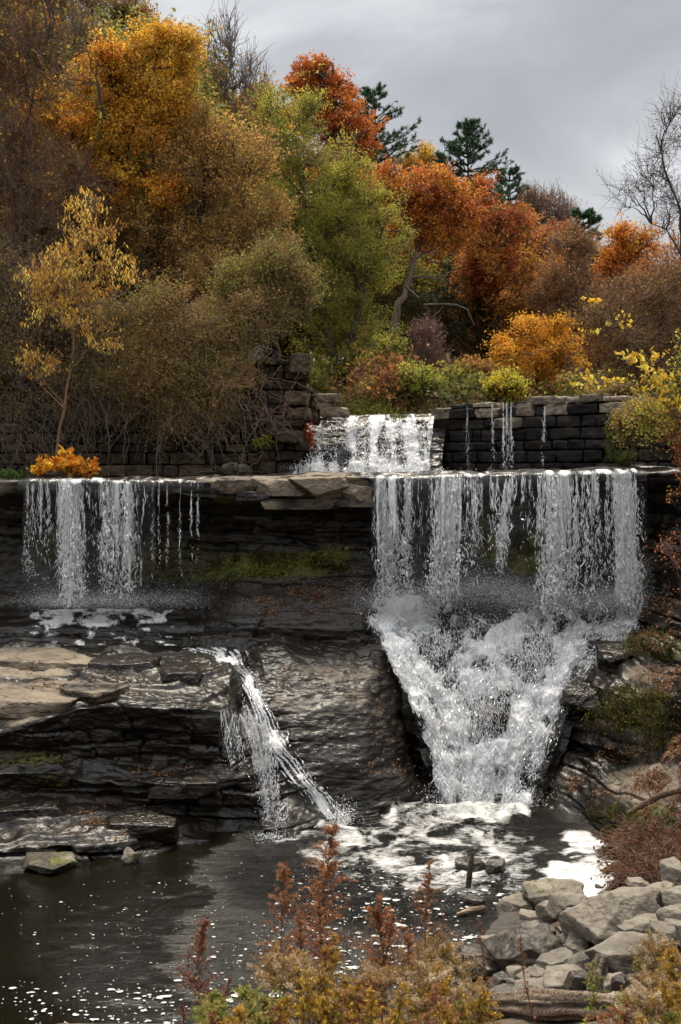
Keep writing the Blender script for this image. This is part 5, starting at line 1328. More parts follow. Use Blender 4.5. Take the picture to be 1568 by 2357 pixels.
def tree(name, label, Y, base, blobs, seed, stems=None, n1=9, n2=120, n3=900, n4=2, leaf=16000, size=.12, pal=ORANGE, ratio=.62, r0=.16, bark=(.06, .045, .035), twig=(.10, .07, .05),
         clump=.34, tw=.45, twr=.006, up=.15, depth=.85, group=None, limbs=None, limbcol=None, axis=None, cat='tree', twsag=.05, lsig=.09, dz=None, sat=4):
    rng = np.random.default_rng(seed); m = Y / F_PX
    b0 = P(base[0], base[1], Y) if dz is None else np.array(dz)
    t = thing(name, label, cat, b0, group)
    bl = []
    for q in blobs:
        c = P(q[0], q[1], Y + (q[4] if len(q) > 4 else 0)); bl.append((*c, q[2] * m, q[2] * m * depth * .8 + .2, q[3] * m))
    main = list(bl); bl = [(b[0], b[1], b[2], b[3] * .84, b[4] * .84, b[5] * .84) for b in main]
    for b in main:                                    # boughs that stick out of the crown
        for _ in range(sat):
            v = unit(rng.normal(0, 1, 3) + np.array([0, 0, .25])); q = rng.uniform(.28, .48); d = rng.uniform(.75, 1.05)
            bl.append((b[0] + v[0] * b[3] * d, b[1] + v[1] * b[4] * d, b[2] + v[2] * b[5] * d, b[3] * q, b[4] * q, b[5] * q))
    ctr = np.average([b[:3] for b in bl], axis=0, weights=[b[3] * b[5] for b in bl]); top = max(b[2] + b[5] * .1 for b in bl)
    T = []
    if stems is None: stems = [[(base[0], base[1])]]
    TR = Acc()
    for sp in stems:
        w = np.array([P(x, y, Y) for x, y in sp]) if len(sp) > 1 else np.array([b0, b0 * .5 + np.array([ctr[0], ctr[1], (b0[2] + ctr[2]) / 2]) * .5 + rng.normal(0, .25, 3), ctr, np.array([ctr[0], ctr[1], top])])
        w = resample(w, 14); w[1:-1] += rng.normal(0, .05 if r0 > .06 else .018, (12, 3)); T.append(w)
    T = np.array(T)
    V, F = tubes(T, taper(len(T), 13, r0, r0 * .22), 8); TR.add(V, F, bark)
    tp = T[:, 3:].reshape(-1, 3) if len(T[0]) > 3 else T.reshape(-1, 3)
    ends, _ = in_blobs(bl, n1, rng, 3.0)
    st = tp[nearest(ends - np.array([0, 0, 1]) * np.linalg.norm(ends - ctr, axis=1, keepdims=True) * .7, tp, False)]
    L1 = curves(st, ends, rng, 6, .10, .12)
    V, F = tubes(L1, taper(n1, 6, r0 * .45, r0 * .10), 5); TR.add(V, F, bark)
    for lp in (limbs or []):
        w = resample([P(x, y, Y + dq) for x, y, dq in lp], 7)[None]
        V, F = tubes(w, taper(1, 6, r0 * .34, r0 * .10), 7); TR.add(V, F, limbcol or bark); L1 = np.concatenate([L1, w])
    P1 = np.concatenate([L1[:, 1:].reshape(-1, 3), tp])
    e2, k2 = in_blobs(bl, n2, rng, 2.0)
    s2 = P1[nearest(e2, P1)]; L2 = curves(s2, e2, rng, 5, .08, .12)
    V, F = tubes(L2, taper(n2, 5, r0 * .16, r0 * .05), 4); TR.add(V, F, np.array(bark) * .5 + np.array(twig) * .5)
    TR.build('trunk', M_BARK, t, smooth=True)
    R2 = np.array([b[3:6] for b in bl])[k2]
    j = rng.integers(0, n2, n3)
    e3 = e2[j] + rng.normal(0, 1, (n3, 3)) * R2[j] * clump * (.6 + .8 * rng.uniform(0, 1, n2))[j][:, None]; e3[:, 2] += up * .4
    far = rng.uniform(0, 1, n3) < .16; e3[far] += unit(e3[far] - ctr) * (R2[j][far].mean(1, keepdims=True)) * rng.uniform(.15, .55, (far.sum(), 1))     # twigs that stand out
    P2 = L2[:, 2:].reshape(-1, 3)
    s3 = L2[j, rng.integers(2, 6, n3)]; 
    L3 = curves(s3, e3, rng, 4, .10, .12)
    CR = Acc()
    V, F = tubes(L3, taper(n3, 4, twr * 2.0, twr * .9), 3); CR.add(V, F, twig, 1)
    n = n3 * n4; i = np.repeat(np.arange(n3), n4); s4 = poly_at(L3, i, rng.uniform(.25, 1, n))
    d = unit(e3[i] - s3[i]) * .8 + rng.normal(0, .6, (n, 3)) + np.array([0, 0, up])
    L4 = curves(s4, s4 + unit(d) * tw * rng.uniform(.5, 1.5, (n, 1)), rng, 3, twsag, .1)
    V, F = tubes(L4, taper(n, 3, twr, twr * .55), 3); CR.add(V, F, np.repeat(np.array(twig) * rng.uniform(.7, 1.35, (n, 1)), 12, 0), 1)
    if leaf > 5000: leaf = int(leaf * 1.2); size = size * .82
    if leaf:
        q = rng.integers(0, n, leaf); p = poly_at(L4, q, rng.uniform(.1, 1, leaf)) + rng.normal(0, lsig, (leaf, 3))
        V, F = leaves(p, size, ratio, rng, None if axis is None else np.array(axis), .8)
        pc = rng.integers(0, len(pal), n2)          # each bough leans to one colour
        mix = np.where(rng.uniform(0, 1, leaf) < .55, pc[j[i[q]]], rng.integers(0, len(pal), leaf))
        c = np.asarray(pal)[mix] * rng.uniform(.65, 1.25, (leaf, 1)) * (rng.uniform(.8, 1.2, n2)[j[i[q]]])[:, None]
        CR.add(V, F, np.repeat(np.minimum(c * 1.3, .8), 4, 0), 0)
    CR.build('crown', [M_LEAF, M_TWIG], t)
    return t

def pine(name, label, Y, base, apex, halfw, seed, whorls=16, full=1.0, group='pines behind the wood', start=.12):
    rng = np.random.default_rng(seed); m = Y / F_PX
    b0 = P(base[0], base[1], Y); a = P(apex[0], apex[1], Y); H = a[2] - b0[2]
    t = thing(name, label, 'tree', b0, group)
    tr = resample([b0, (b0 + a) / 2 + rng.normal(0, .1, 3), a], 14)
    TR = Acc(); V, F = tubes(tr[None], taper(1, 13, H * .016, .015), 8); TR.add(V, F, (.05, .04, .032))
    A, B, RR = [], [], []
    for k in range(whorls):
        f = start + (1 - start) * ((k + rng.uniform(-.25, .25)) / whorls)
        f = min(f, .985); L = halfw * m * (1 - f) ** .85 * 1.25
        for q in range(int(rng.integers(6, 9))):
            an = rng.uniform(0, 2 * math.pi); l = L * rng.uniform(.5, 1.2) + .2
            s = b0 + (a - b0) * f; rise = .25 + .75 * f
            A.append(s); B.append(s + np.array([math.cos(an) * l, math.sin(an) * l, l * rise * rng.uniform(.2, .75)])); RR.append(l)
    A, B, RR = map(np.array, (A, B, RR)); n = len(A)
    L1 = curves(A, B, rng, 5, -.07, .05); V, F = tubes(L1, taper(n, 5, .05, .012), 4); TR.add(V, F, (.05, .04, .032)); TR.build('trunk', M_BARK, t)
    C = Acc()
    ns = int(9 * full); i = np.repeat(np.arange(n), ns); s = poly_at(L1, i, rng.uniform(.3, 1, len(i)) ** .8)
    d = unit(B - A)[i] + rng.normal(0, .55, (len(i), 3)) + np.array([0, 0, .45]); L2 = curves(s, s + unit(d) * (.12 + .24 * RR[i] / RR.max())[:, None] * rng.uniform(.6, 1.5, (len(i), 1)) * (H / 10) ** .5, rng, 3, 0, .08)
    V, F = tubes(L2, taper(len(i), 3, .012, .006), 3); C.add(V, F, (.05, .045, .03), 1)
    k = 30; q = np.repeat(np.arange(len(i)), k); tt = rng.uniform(.15, 1.0, len(q)); p = poly_at(L2, q, tt)
    ax = unit(unit(L2[q, 3] - L2[q, 0]) * .9 + rng.normal(0, .6, (len(q), 3))); s_ = .21 * rng.uniform(.6, 1.3, len(q))
    V, F = leaves(p + ax * (s_ * .4)[:, None], s_, .12, rng, ax * 4, .3)
    c = np.asarray(PINE)[rng.integers(0, 3, len(q))] * rng.uniform(.7, 1.4, (len(q), 1)); C.add(V, F, np.repeat(c, 4, 0), 0)
    C.build('crown', [M_NEEDLE, M_TWIG], t)
    return t

GREYB = (.085, .07, .06)
# ---- far trees along the skyline
tree('maple_tree', 'tall rust red tree rising above the green willow in the middle skyline', 60, (800, 760), [(728, 205, 62, 62), (745, 260, 80, 70), (800, 320, 78, 80), (825, 395, 58, 85), (690, 225, 42, 40), (770, 430, 60, 60), (725, 165, 26, 26)], 101, n2=170, n3=1100, leaf=30000, size=.17, pal=RUST[:2] + REDOR[1:2] + [(.46, .17, .02)], clump=.26, r0=.3)
pine('pine_tree', 'dark pine just right of the rust red tree, with layered boughs', 66, (872, 720), (862, 200), 185, 102, 27)
pine('pine_tree', 'dark pointed pine standing alone on the skyline above the orange maple', 64, (1075, 720), (1075, 282), 190, 103, 28)
pine('pine_tree', 'small dark pine just right of the pointed pine', 68, (1165, 720), (1172, 388), 140, 104, 20)
pine('pine_tree', 'short pine tip between the small yellow tree and the pointed pine', 67, (1018, 700), (1012, 358), 105, 105, 18)
pine('pine_tree', 'blue green conifer far off at the right below the grey sky', 62, (1340, 760), (1342, 482), 110, 106, 22)
pine('pine_tree', 'thin dark conifer tip behind the bare branches left of the willow', 63, (580, 760), (578, 190), 45, 107, 22)
tree('birch_tree', 'small yellow tree far back between two dark pines', 69, (968, 640), [(968, 372, 30, 36), (950, 410, 34, 34), (990, 410, 28, 34)], 108, n2=60, n3=400, leaf=6000, size=.16, pal=GOLD, r0=.14)
tree('maple_tree', 'small bright orange treetop peeping over the brown thicket at the upper left', 58, (470, 560), [(470, 190, 40, 42), (480, 245, 52, 50), (440, 250, 40, 50)], 109, n2=80, n3=500, leaf=11000, size=.15, pal=[(.46, .15, .02), (.40, .11, .02)], r0=.16)
tree('oak_tree', 'dark rusty tree against the sky at the top left', 56, (280, 560), [(300, 25, 60, 60), (230, 20, 90, 70), (330, 75, 36, 50), (150, 40, 100, 90), (60, 60, 120, 130)], 110, n2=150, n3=1100, leaf=15000, size=.16, pal=[(.24, .09, .03), (.17, .10, .03), (.30, .15, .03), (.09, .09, .03)], r0=.26)
tree('bare_tree', 'leafless pale grey tree with thin upright branches against the sky', 50, (545, 640), [(515, 130, 50, 80), (580, 190, 45, 60), (545, 240, 50, 80), (490, 180, 30, 70)], 111, n1=14, n2=70, n3=260, n4=2, leaf=160, size=.12, pal=BROWN, r0=.13, bark=(.17, .15, .135), twig=(.17, .15, .14), up=.9, tw=.7, twr=.011, clump=.3, sat=0)
tree('bare_tree', 'pale leafless treetops over the red trees at the right', 66, (1262, 720), [(1240, 500, 50, 46), (1290, 505, 40, 50), (1215, 480, 24, 30)], 112, n1=14, n2=110, n3=700, n4=3, leaf=1600, size=.12, pal=BROWN + [(.36, .13, .04)], r0=.11, bark=(.17, .14, .12), twig=(.18, .135, .12), up=.9, tw=.6, twr=.010, sat=0)
# ---- middle ground
tree('maple_tree', 'broad orange maple with a leaning pale trunk and twisting pale limbs', 52, (905, 765), [(925, 450, 66, 50), (985, 450, 75, 55), (1045, 480, 66, 70), (950, 520, 50, 50), (1035, 560, 64, 50), (1075, 530, 40, 70), (890, 440, 36, 36)], 120,
     stems=[[(905, 765), (918, 705), (938, 655), (955, 600), (968, 550), (985, 490)]], n2=160, n3=1100, leaf=21000, size=.15, pal=REDOR + ORANGE[:2] + [(.50, .28, .04)], r0=.2, bark=(.15, .12, .095), twig=(.14, .10, .07), clump=.27,
     limbs=[[(945, 640, 0), (985, 636, -.4), (1010, 644, -.6), (1040, 625, -.8), (1062, 600, -.9)], [(970, 545, 0), (1000, 575, -.4), (985, 605, -.6), (1005, 600, -.8)], [(935, 660, 0), (968, 690, -.5), (985, 650, -.7)], [(962, 570, 0), (1000, 545, -.3), (1030, 510, -.5)], [(955, 600, 0), (930, 560, -.2), (945, 510, -.3)]], limbcol=(.13, .105, .08))
wood('fallen_limb', [P(975, 702, 50), P(1010, 700, 50), P(1050, 702, 49.8), P(1075, 712, 49.6), P(1092, 748, 49.6)], [.055, .05, .045, .035, .02], 41, 'pale dead limb hanging level in the dark gap beneath the orange maple', 'limb', cols=((.09, .07, .05), (.13, .10, .075)), sides=10, seg=40)
tree('maple_tree', 'red orange tree right of the pale trunked maple', 55, (1140, 830), [(1130, 560, 60, 70), (1110, 470, 50, 46), (1140, 640, 80, 60), (1175, 520, 46, 50), (1100, 620, 50, 80)], 121, n2=150, n3=1000, leaf=19000, size=.15, pal=REDOR + [(.30, .19, .035)], r0=.2, clump=.26)
tree('maple_tree', 'deep red brown tree with orange patches below the bare pale treetops', 57, (1215, 850), [(1210, 550, 60, 60), (1245, 620, 60, 80), (1200, 660, 70, 70), (1180, 720, 80, 50), (1270, 560, 40, 50)], 122, n2=150, n3=1100, leaf=17000, size=.14, pal=REDOR + BROWN[:2] + [(.44, .20, .02)], r0=.18, clump=.27, twig=(.16, .10, .08))
tree('thicket_tree', 'reddish grey twiggy tree in front of the blue green conifer', 52, (1310, 860), [(1310, 640, 60, 90), (1290, 720, 70, 80), (1345, 720, 60, 70), (1330, 580, 40, 50)], 123, n1=14, n2=170, n3=1500, n4=3, leaf=9000, size=.11, pal=BROWN + [(.40, .15, .04)], r0=.1, bark=(.12, .09, .08), twig=(.19, .115, .07), up=.5, tw=.5)
tree('maple_tree', 'bright orange tree at the right edge of the wood below the bare tree', 54, (1440, 860), [(1420, 590, 50, 60), (1400, 660, 46, 70), (1450, 640, 60, 70), (1480, 580, 46, 40)], 124, n2=120, n3=800, leaf=13000, size=.15, pal=ORANGE + REDOR[:1], r0=.16)
tree('maple_tree', 'rusty orange tree cut by the right border of the photo', 51, (1540, 860), [(1530, 620, 70, 80), (1560, 700, 80, 90), (1480, 720, 60, 70), (1640, 640, 90, 120)], 125, n2=140, n3=1100, leaf=12000, size=.14, pal=[(.40, .15, .03), (.28, .09, .03), (.24, .13, .05)], r0=.18, twig=(.16, .11, .09))
tree('willow_tree', 'large yellow green willow in the middle of the wood', 47, (775, 935), [(690, 300, 80, 66), (625, 270, 46, 60), (660, 400, 110, 90), (740, 470, 100, 100), (800, 560, 110, 90), (880, 560, 62, 80), (750, 660, 110, 80), (850, 660, 70, 70), (830, 770, 90, 70), (900, 810, 50, 56), (735, 800, 66, 70), (640, 520, 70, 90)], 126,
     stems=[[(775, 935), (765, 830), (740, 700), (715, 560), (690, 400), (680, 300)], [(780, 935), (800, 820), (830, 700), (860, 590), (880, 530)]], n1=16, n2=330, n3=2600, n4=2, leaf=62000, size=.115, pal=LIME + OLIVE[:2] + [(.36, .30, .05)], ratio=.42, r0=.2, clump=.26, sat=7, up=.3, bark=(.07, .055, .04), twig=(.12, .10, .05), tw=.5)
tree('maple_tree', 'golden orange maple filling the upper left of the wood', 42.5, (270, 960), [(400, 130, 62, 60), (330, 180, 90, 80), (250, 160, 80, 70), (230, 270, 110, 90), (330, 300, 100, 90), (180, 370, 90, 80), (290, 420, 110, 80), (400, 260, 60, 80), (120, 270, 70, 80)], 127,
     stems=[[(270, 960), (262, 760), (268, 560), (280, 430), (300, 320), (330, 220)], [(275, 900), (320, 640), (360, 470), (350, 330)]], n1=16, n2=230, n3=1700, leaf=46000, size=.14, pal=ORANGE[:2] + GOLD + GOLD[:2], r0=.2, clump=.24, bark=(.04, .032, .026), twig=(.08, .055, .04))
tree('thicket_tree', 'brown leaved thicket tree with dark curved limbs in the left middle of the wood', 42.5, (500, 1010), [(470, 330, 90, 90), (560, 400, 100, 100), (430, 440, 110, 100), (540, 520, 120, 100), (590, 590, 80, 90), (380, 560, 90, 100), (480, 620, 120, 90)], 128,
     stems=[[(500, 1010), (470, 860), (440, 700), (450, 560), (470, 440), (480, 330)], [(510, 1010), (560, 850), (600, 720), (650, 640), (705, 560)], [(490, 1000), (520, 800), (540, 640), (560, 480)]], n1=18, n2=300, n3=2300, n4=3, leaf=34000, size=.115, pal=[(.40, .21, .06), (.46, .24, .06), (.32, .18, .06), (.44, .28, .05)] + OLIVE[1:3], r0=.14, bark=(.035, .028, .024), twig=(.19, .12, .07), up=.35, clump=.3)
tree('bare_tree', 'big leafless dark tree with fine upswept twigs at the left edge', 40, (40, 1040), [(60, 120, 110, 140), (40, 300, 120, 130), (90, 450, 120, 110), (20, 560, 120, 130), (40, -140, 150, 160), (170, 60, 60, 80), (200, 440, 60, 70), (-80, 250, 120, 240), (-140, -60, 140, 200)], 129,
     stems=[[(40, 1040), (30, 800), (20, 600), (40, 420), (70, 250), (110, 90)], [(50, 1040), (80, 760), (130, 560), (190, 400), (240, 260)], [(20, 1040), (-40, 700), (-60, 450), (-30, 200)]], n1=26, n2=420, n3=3900, n4=3, leaf=4900, size=.11, pal=[(.34, .16, .03), (.24, .11, .03), (.42, .24, .03)], r0=.10, bark=(.045, .036, .032), twig=(.135, .088, .056), up=.5, tw=.8, twr=.0065, clump=.33)
# ---- brush over the left wall
tree('brush', 'dense dark brush at the far left above the stone wall', 36.6, (90, 960), [(60, 700, 120, 110), (170, 780, 110, 100), (20, 860, 90, 100), (200, 900, 100, 70), (-100, 780, 140, 160)], 130, n1=26, n2=300, n3=3000, n4=2, leaf=24000, sat=7, size=.09, pal=OLIVE + BROWN, r0=.07, bark=(.05, .04, .034), twig=(.13, .095, .07), up=-.1, tw=.55, cat='shrub', depth=.6)
tree('brush', 'tangled grey brown brush hanging over the middle of the left wall', 36.2, (430, 930), [(330, 780, 110, 90), (450, 800, 110, 90), (400, 880, 120, 70), (500, 850, 80, 70), (540, 760, 90, 70), (440, 930, 90, 50), (300, 910, 70, 60), (390, 960, 60, 40)], 131, n1=30, n2=380, n3=3000, n4=2, leaf=36000, sat=8, size=.085, pal=OLIVE + BROWN[:2], r0=.06, bark=(.07, .055, .045), twig=(.21, .14, .085), up=.05, tw=.55, cat='shrub', depth=.5, twsag=.02)
tree('brush', 'greenish grey brush leaning over the broken end of the left wall', 36.8, (640, 830), [(655, 690, 34, 46), (600, 735, 50, 34), (692, 695, 26, 34), (565, 690, 40, 44), (622, 640, 30, 34), (545, 750, 40, 30), (672, 640, 18, 40), (530, 700, 30, 40), (640, 760, 40, 24), (600, 660, 30, 30)], 132, n1=20, n2=240, n3=1500, n4=2, leaf=22000, size=.09, sat=5, pal=OLIVE + LIME[2:3] + BROWN[:1], r0=.055, bark=(.08, .065, .05), twig=(.19, .13, .08), up=.7, tw=.75, cat='shrub', depth=.6)
tree('shrub', 'yellow leaved shrub glowing behind the brown thicket', 44, (660, 900), [(615, 580, 36, 24), (650, 600, 40, 28), (600, 610, 30, 30)], 133, n2=40, n3=300, leaf=2600, size=.11, pal=[(.50, .33, .03), (.42, .30, .04)], r0=.04, cat='shrub')
# hanging bare stems over the wall
def hanging(name, label, seed, spots, n, col):
    rng = np.random.default_rng(seed); t = thing(name, label, 'vine', P(*spots[0]))
    a = Acc(); k = rng.integers(0, len(spots), n); s = np.array([P(*q) for q in spots])[k] + rng.normal(0, 1, (n, 3)) * np.array([.9, .25, .4])
    L = rng.uniform(.7, 2.6, n); e = s + np.stack([rng.normal(.2, .5, n) * L, -rng.uniform(.1, .5, n) * L, -rng.uniform(.35, 1.0, n) * L], -1)
    pts = curves(s, e, rng, 7, .22, .08); V, F = tubes(pts, taper(n, 7, rng.uniform(.007, .016, n), .004), 3); a.add(V, F, np.repeat(np.array(col) * rng.uniform(.6, 1.3, (n, 1)), 24, 0), 1)
    i = rng.integers(0, n, n * 5); q = poly_at(pts, i, rng.uniform(.2, 1, n * 5)); pts2 = curves(q, q + unit(rng.normal(0, 1, (n * 5, 3)) + np.array([0, -.3, -.4])) * rng.uniform(.2, .7, (n * 5, 1)), rng, 3, .05, .12)
    V, F = tubes(pts2, taper(n * 5, 3, .006, .0035), 3); a.add(V, F, np.array(col), 1)
    m = n * 14; q = poly_at(pts2, rng.integers(0, n * 5, m), rng.uniform(0, 1, m)); V, F = leaves(q, .07, .5, rng, np.array([0, 0, -.6])); a.add(V, F, np.repeat(np.asarray(OLIVE + BROWN)[rng.integers(0, 8, m)] * .8, 4, 0), 0)
    a.build('stems', [M_LEAF, M_TWIG], t)
hanging('hanging_vine', 'bare grey stems trailing down the middle of the left stone wall', 140, [(400, 900, 36.2), (460, 930, 36.2), (530, 930, 36.2), (350, 930, 36.2), (470, 980, 36.1)], 80, (.13, .10, .08))
hanging('hanging_vine', 'dark stems trailing over the left end of the stone wall behind the sapling', 141, [(90, 930, 36), (180, 920, 36), (30, 960, 36), (250, 900, 36)], 110, (.085, .066, .055))
hanging('hanging_vine', 'pinkish stems with few leaves on the broken end of the stone wall', 142, [(620, 900, 36.2), (650, 860, 36.2), (590, 940, 36.2)], 22, (.17, .10, .075))

# sapling with narrow yellow leaves at the left
tree('sapling', 'slender sapling with narrow glowing yellow leaves in front of the left wall', 34.5, (128, 1075), [(205, 490, 46, 46), (190, 570, 70, 46), (245, 610, 66, 46), (90, 660, 44, 34), (290, 640, 40, 40), (100, 850, 60, 34), (210, 770, 70, 40), (150, 620, 56, 46), (110, 680, 44, 36), (170, 690, 70, 46), (260, 660, 50, 40), (110, 740, 50, 30)], 150,
     stems=[[(128, 1075), (134, 1010), (148, 930), (163, 850), (172, 760), (185, 660), (200, 560), (208, 480)]], n1=14, n2=110, n3=560, n4=2, leaf=3400, size=.145, ratio=.28, pal=[(.62, .40, .07), (.58, .34, .05), (.52, .24, .03), (.66, .46, .10)], r0=.048, bark=(.17, .095, .055), twig=(.19, .12, .07), up=.2, tw=.35, axis=(0, 0, -1.1), clump=.3, lsig=.06, depth=.7)
# orange leaved shrub on the ledge
tree('shrub', 'low shrub with big orange leaves growing on the lip above the left falls', 32.2, (150, 1104), [(150, 1062, 46, 18), (190, 1075, 42, 20), (120, 1078, 40, 14), (85, 1086, 24, 12), (165, 1085, 60, 14), (210, 1090, 22, 12)], 151, n1=8, n2=40, n3=130, n4=1, leaf=620, size=.17, ratio=.8, pal=[(.60, .26, .02), (.62, .33, .03), (.52, .18, .02)], r0=.02, bark=(.12, .06, .04), twig=(.14, .07, .045), tw=.14, twr=.004, cat='shrub', depth=.6, lsig=.04, axis=(0, -.4, -.3))
def herb(name, label, c, n, size, cols, seed, sig, upv=(0, -.2, .7), ratio=.3, cat='plant', kind=None):
    rng = np.random.default_rng(seed); a = Acc(); p = np.asarray(c) + rng.normal(0, 1, (n, 3)) * np.asarray(sig)
    V, F = leaves(p, size, ratio, rng, np.array(upv), .9); a.add(V, F, np.repeat(np.asarray(cols)[rng.integers(0, len(cols), n)] * rng.uniform(.6, 1.3, (n, 1)), 4, 0))
    o = a.build(name, M_LEAF, None, np.asarray(c) - np.array([0, 0, sig[2]])); return tag(o, label, cat, None, kind)
FERN = [(.06, .12, .02), (.10, .16, .03), (.045, .09, .02)]
herb('fern', 'small green fern on the lip at the left border of the photo', P(14, 1090, 32), 260, .12, FERN, 160, (.28, .15, .06))
herb('weed', 'small bright yellow green weed sprouting from the left stone wall', P(602, 1015, 36.3), 70, .22, [(.30, .30, .03), (.22, .26, .03)], 161, (.12, .06, .10))
herb('vine_leaves', 'red orange creeper on the stones left of the upper falls', P(712, 1005, 37.0), 160, .12, [(.42, .08, .02), (.34, .05, .02), (.42, .16, .03)], 162, (.08, .08, .22), (0, -.4, -.5), .6)
for i, (x, y, Y, lab) in enumerate(((640, 1315, 30.9, 'hanging grass tuft in the middle of the mossy slope'), (700, 1295, 31.0, 'short bright moss plant on the slope right of the hanging grass'), (770, 1275, 31.0, 'leafy green plant highest on the right of the mossy slope'), (520, 1325, 31.2, 'grass tuft on the left of the mossy slope'), (580, 1310, 31.1, 'ragged green plant between the two grass tufts on the mossy slope'))):
    herb('rock_plant', lab, P(x, y, Y - .45), 300, .12, [(.12, .14, .02), (.18, .17, .03), (.07, .10, .02)], 170 + i, (.42, .12, .10), (0, -.4, .3), .2)

# ---- right side
tree('shrub', 'round golden orange shrub with layered leaves behind the stone dam', 44, (1240, 930), [(1225, 765, 66, 22), (1285, 790, 56, 24), (1180, 800, 46, 22), (1230, 820, 80, 24), (1300, 830, 40, 22), (1190, 850, 50, 22), (1250, 860, 50, 22), (1140, 880, 34, 18)], 180, stems=[[(1240, 930), (1235, 870), (1230, 780)], [(1245, 930), (1270, 860), (1290, 800)], [(1235, 930), (1200, 870), (1180, 810)]], n1=14, n2=110, n3=800, leaf=12000, size=.105, pal=[(.56, .26, .02), (.60, .33, .03), (.48, .19, .02)], r0=.05, cat='shrub', clump=.30, tw=.3, sat=8)
tree('shrub', 'dry reddish twiggy shrub in the shade left of the golden shrub', 44.5, (985, 905), [(985, 800, 34, 40), (965, 850, 34, 40), (1005, 860, 30, 40)], 181, n1=12, n2=90, n3=700, n4=3, leaf=2400, size=.09, pal=[(.22, .11, .08), (.16, .08, .06)], r0=.035, bark=(.12, .08, .07), twig=(.17, .11, .09), up=.6, tw=.4, cat='shrub')
tree('thicket_tree', 'brown twiggy thicket above the right end of the dam', 38, (1450, 940), [(1430, 720, 70, 60), (1420, 800, 80, 60), (1500, 760, 80, 90), (1540, 850, 70, 80), (1460, 870, 60, 50), (1600, 740, 90, 160)], 182, n1=24, n2=300, n3=3000, n4=3, leaf=11000, size=.085, pal=[(.34, .16, .05), (.24, .13, .06), (.38, .22, .05), (.22, .18, .04)], r0=.07, bark=(.075, .058, .05), twig=(.18, .115, .07), up=.2, tw=.5)
tree('bare_tree', 'bare dark tree reaching in from the right border against the grey sky', 37, (1640, 930), [(1510, 390, 50, 60), (1556, 310, 40, 70), (1450, 450, 60, 34), (1520, 450, 60, 50), (1610, 280, 80, 100), (1420, 470, 40, 30), (1560, 500, 60, 50)], 183,
     stems=[[(1640, 930), (1610, 740), (1575, 600), (1545, 545), (1500, 515)], [(1620, 780), (1585, 580), (1560, 480), (1530, 380), (1510, 310)], [(1630, 850), (1640, 600), (1630, 400), (1600, 260)]], n1=14, n2=80, n3=330, n4=3, leaf=200, size=.08, pal=BROWN, r0=.075, bark=(.05, .04, .034), twig=(.085, .066, .056), up=.5, tw=.7, twr=.006, clump=.42, sat=0)
tree('shrub', 'leaning shrub with scattered clear yellow leaves at the right above the dam', 26, (1600, 1050), [(1380, 885, 56, 10), (1450, 890, 50, 12), (1420, 750, 36, 14), (1350, 700, 30, 14), (1480, 830, 50, 16), (1540, 940, 40, 20), (1440, 800, 30, 14), (1370, 770, 30, 20), (1510, 880, 40, 20)], 184,
     stems=[[(1600, 1050), (1560, 960), (1500, 900), (1420, 880), (1330, 890)], [(1600, 1040), (1540, 900), (1470, 800), (1400, 740), (1335, 690)]], n1=12, n2=50, n3=150, n4=1, leaf=430, size=.125, ratio=.7, pal=[(.64, .42, .04), (.58, .34, .03), (.56, .46, .07)], r0=.022, bark=(.10, .07, .055), twig=(.12, .085, .065), tw=.2, twr=.004, cat='shrub', lsig=.03, axis=(0, -.3, -.9), depth=.5)
tree('shrub', 'green and yellow leafy shrub at the right border above the red leaves', 26.5, (1580, 1110), [(1545, 900, 40, 50), (1560, 960, 50, 50), (1530, 990, 40, 30), (1600, 880, 60, 100), (1480, 960, 40, 40)], 185, n1=14, n2=90, n3=700, n4=2, leaf=4200, size=.07, pal=LIME + [(.46, .36, .04), (.40, .18, .04)], r0=.028, cat='shrub', tw=.22, twr=.004, bark=(.09, .065, .05), twig=(.12, .09, .06))
tree('shrub', 'red leaved shrub hanging at the right border beside the wide falls', 26.2, (1600, 1220), [(1562, 1000, 22, 36), (1572, 1080, 20, 40), (1562, 1140, 26, 26), (1620, 1080, 50, 120)], 186, n1=12, n2=40, n3=170, n4=2, leaf=900, size=.07, pal=[(.42, .10, .05), (.36, .07, .04), (.46, .22, .05), (.40, .28, .05)], r0=.024, cat='shrub', tw=.25, twr=.004, bark=(.10, .06, .045), twig=(.16, .085, .05), axis=(0, -.2, -.6))
tree('shrub', 'dry brown brambles on the rocks at the right border beside the falls', 27.5, (1590, 1420), [(1545, 1270, 26, 40), (1572, 1340, 26, 50), (1620, 1250, 60, 100)], 187, n1=12, n2=50, n3=220, n4=2, leaf=400, size=.06, pal=[(.38, .14, .05), (.26, .10, .05)], r0=.02, cat='shrub', tw=.3, twr=.004, bark=(.09, .06, .05), twig=(.11, .07, .055))
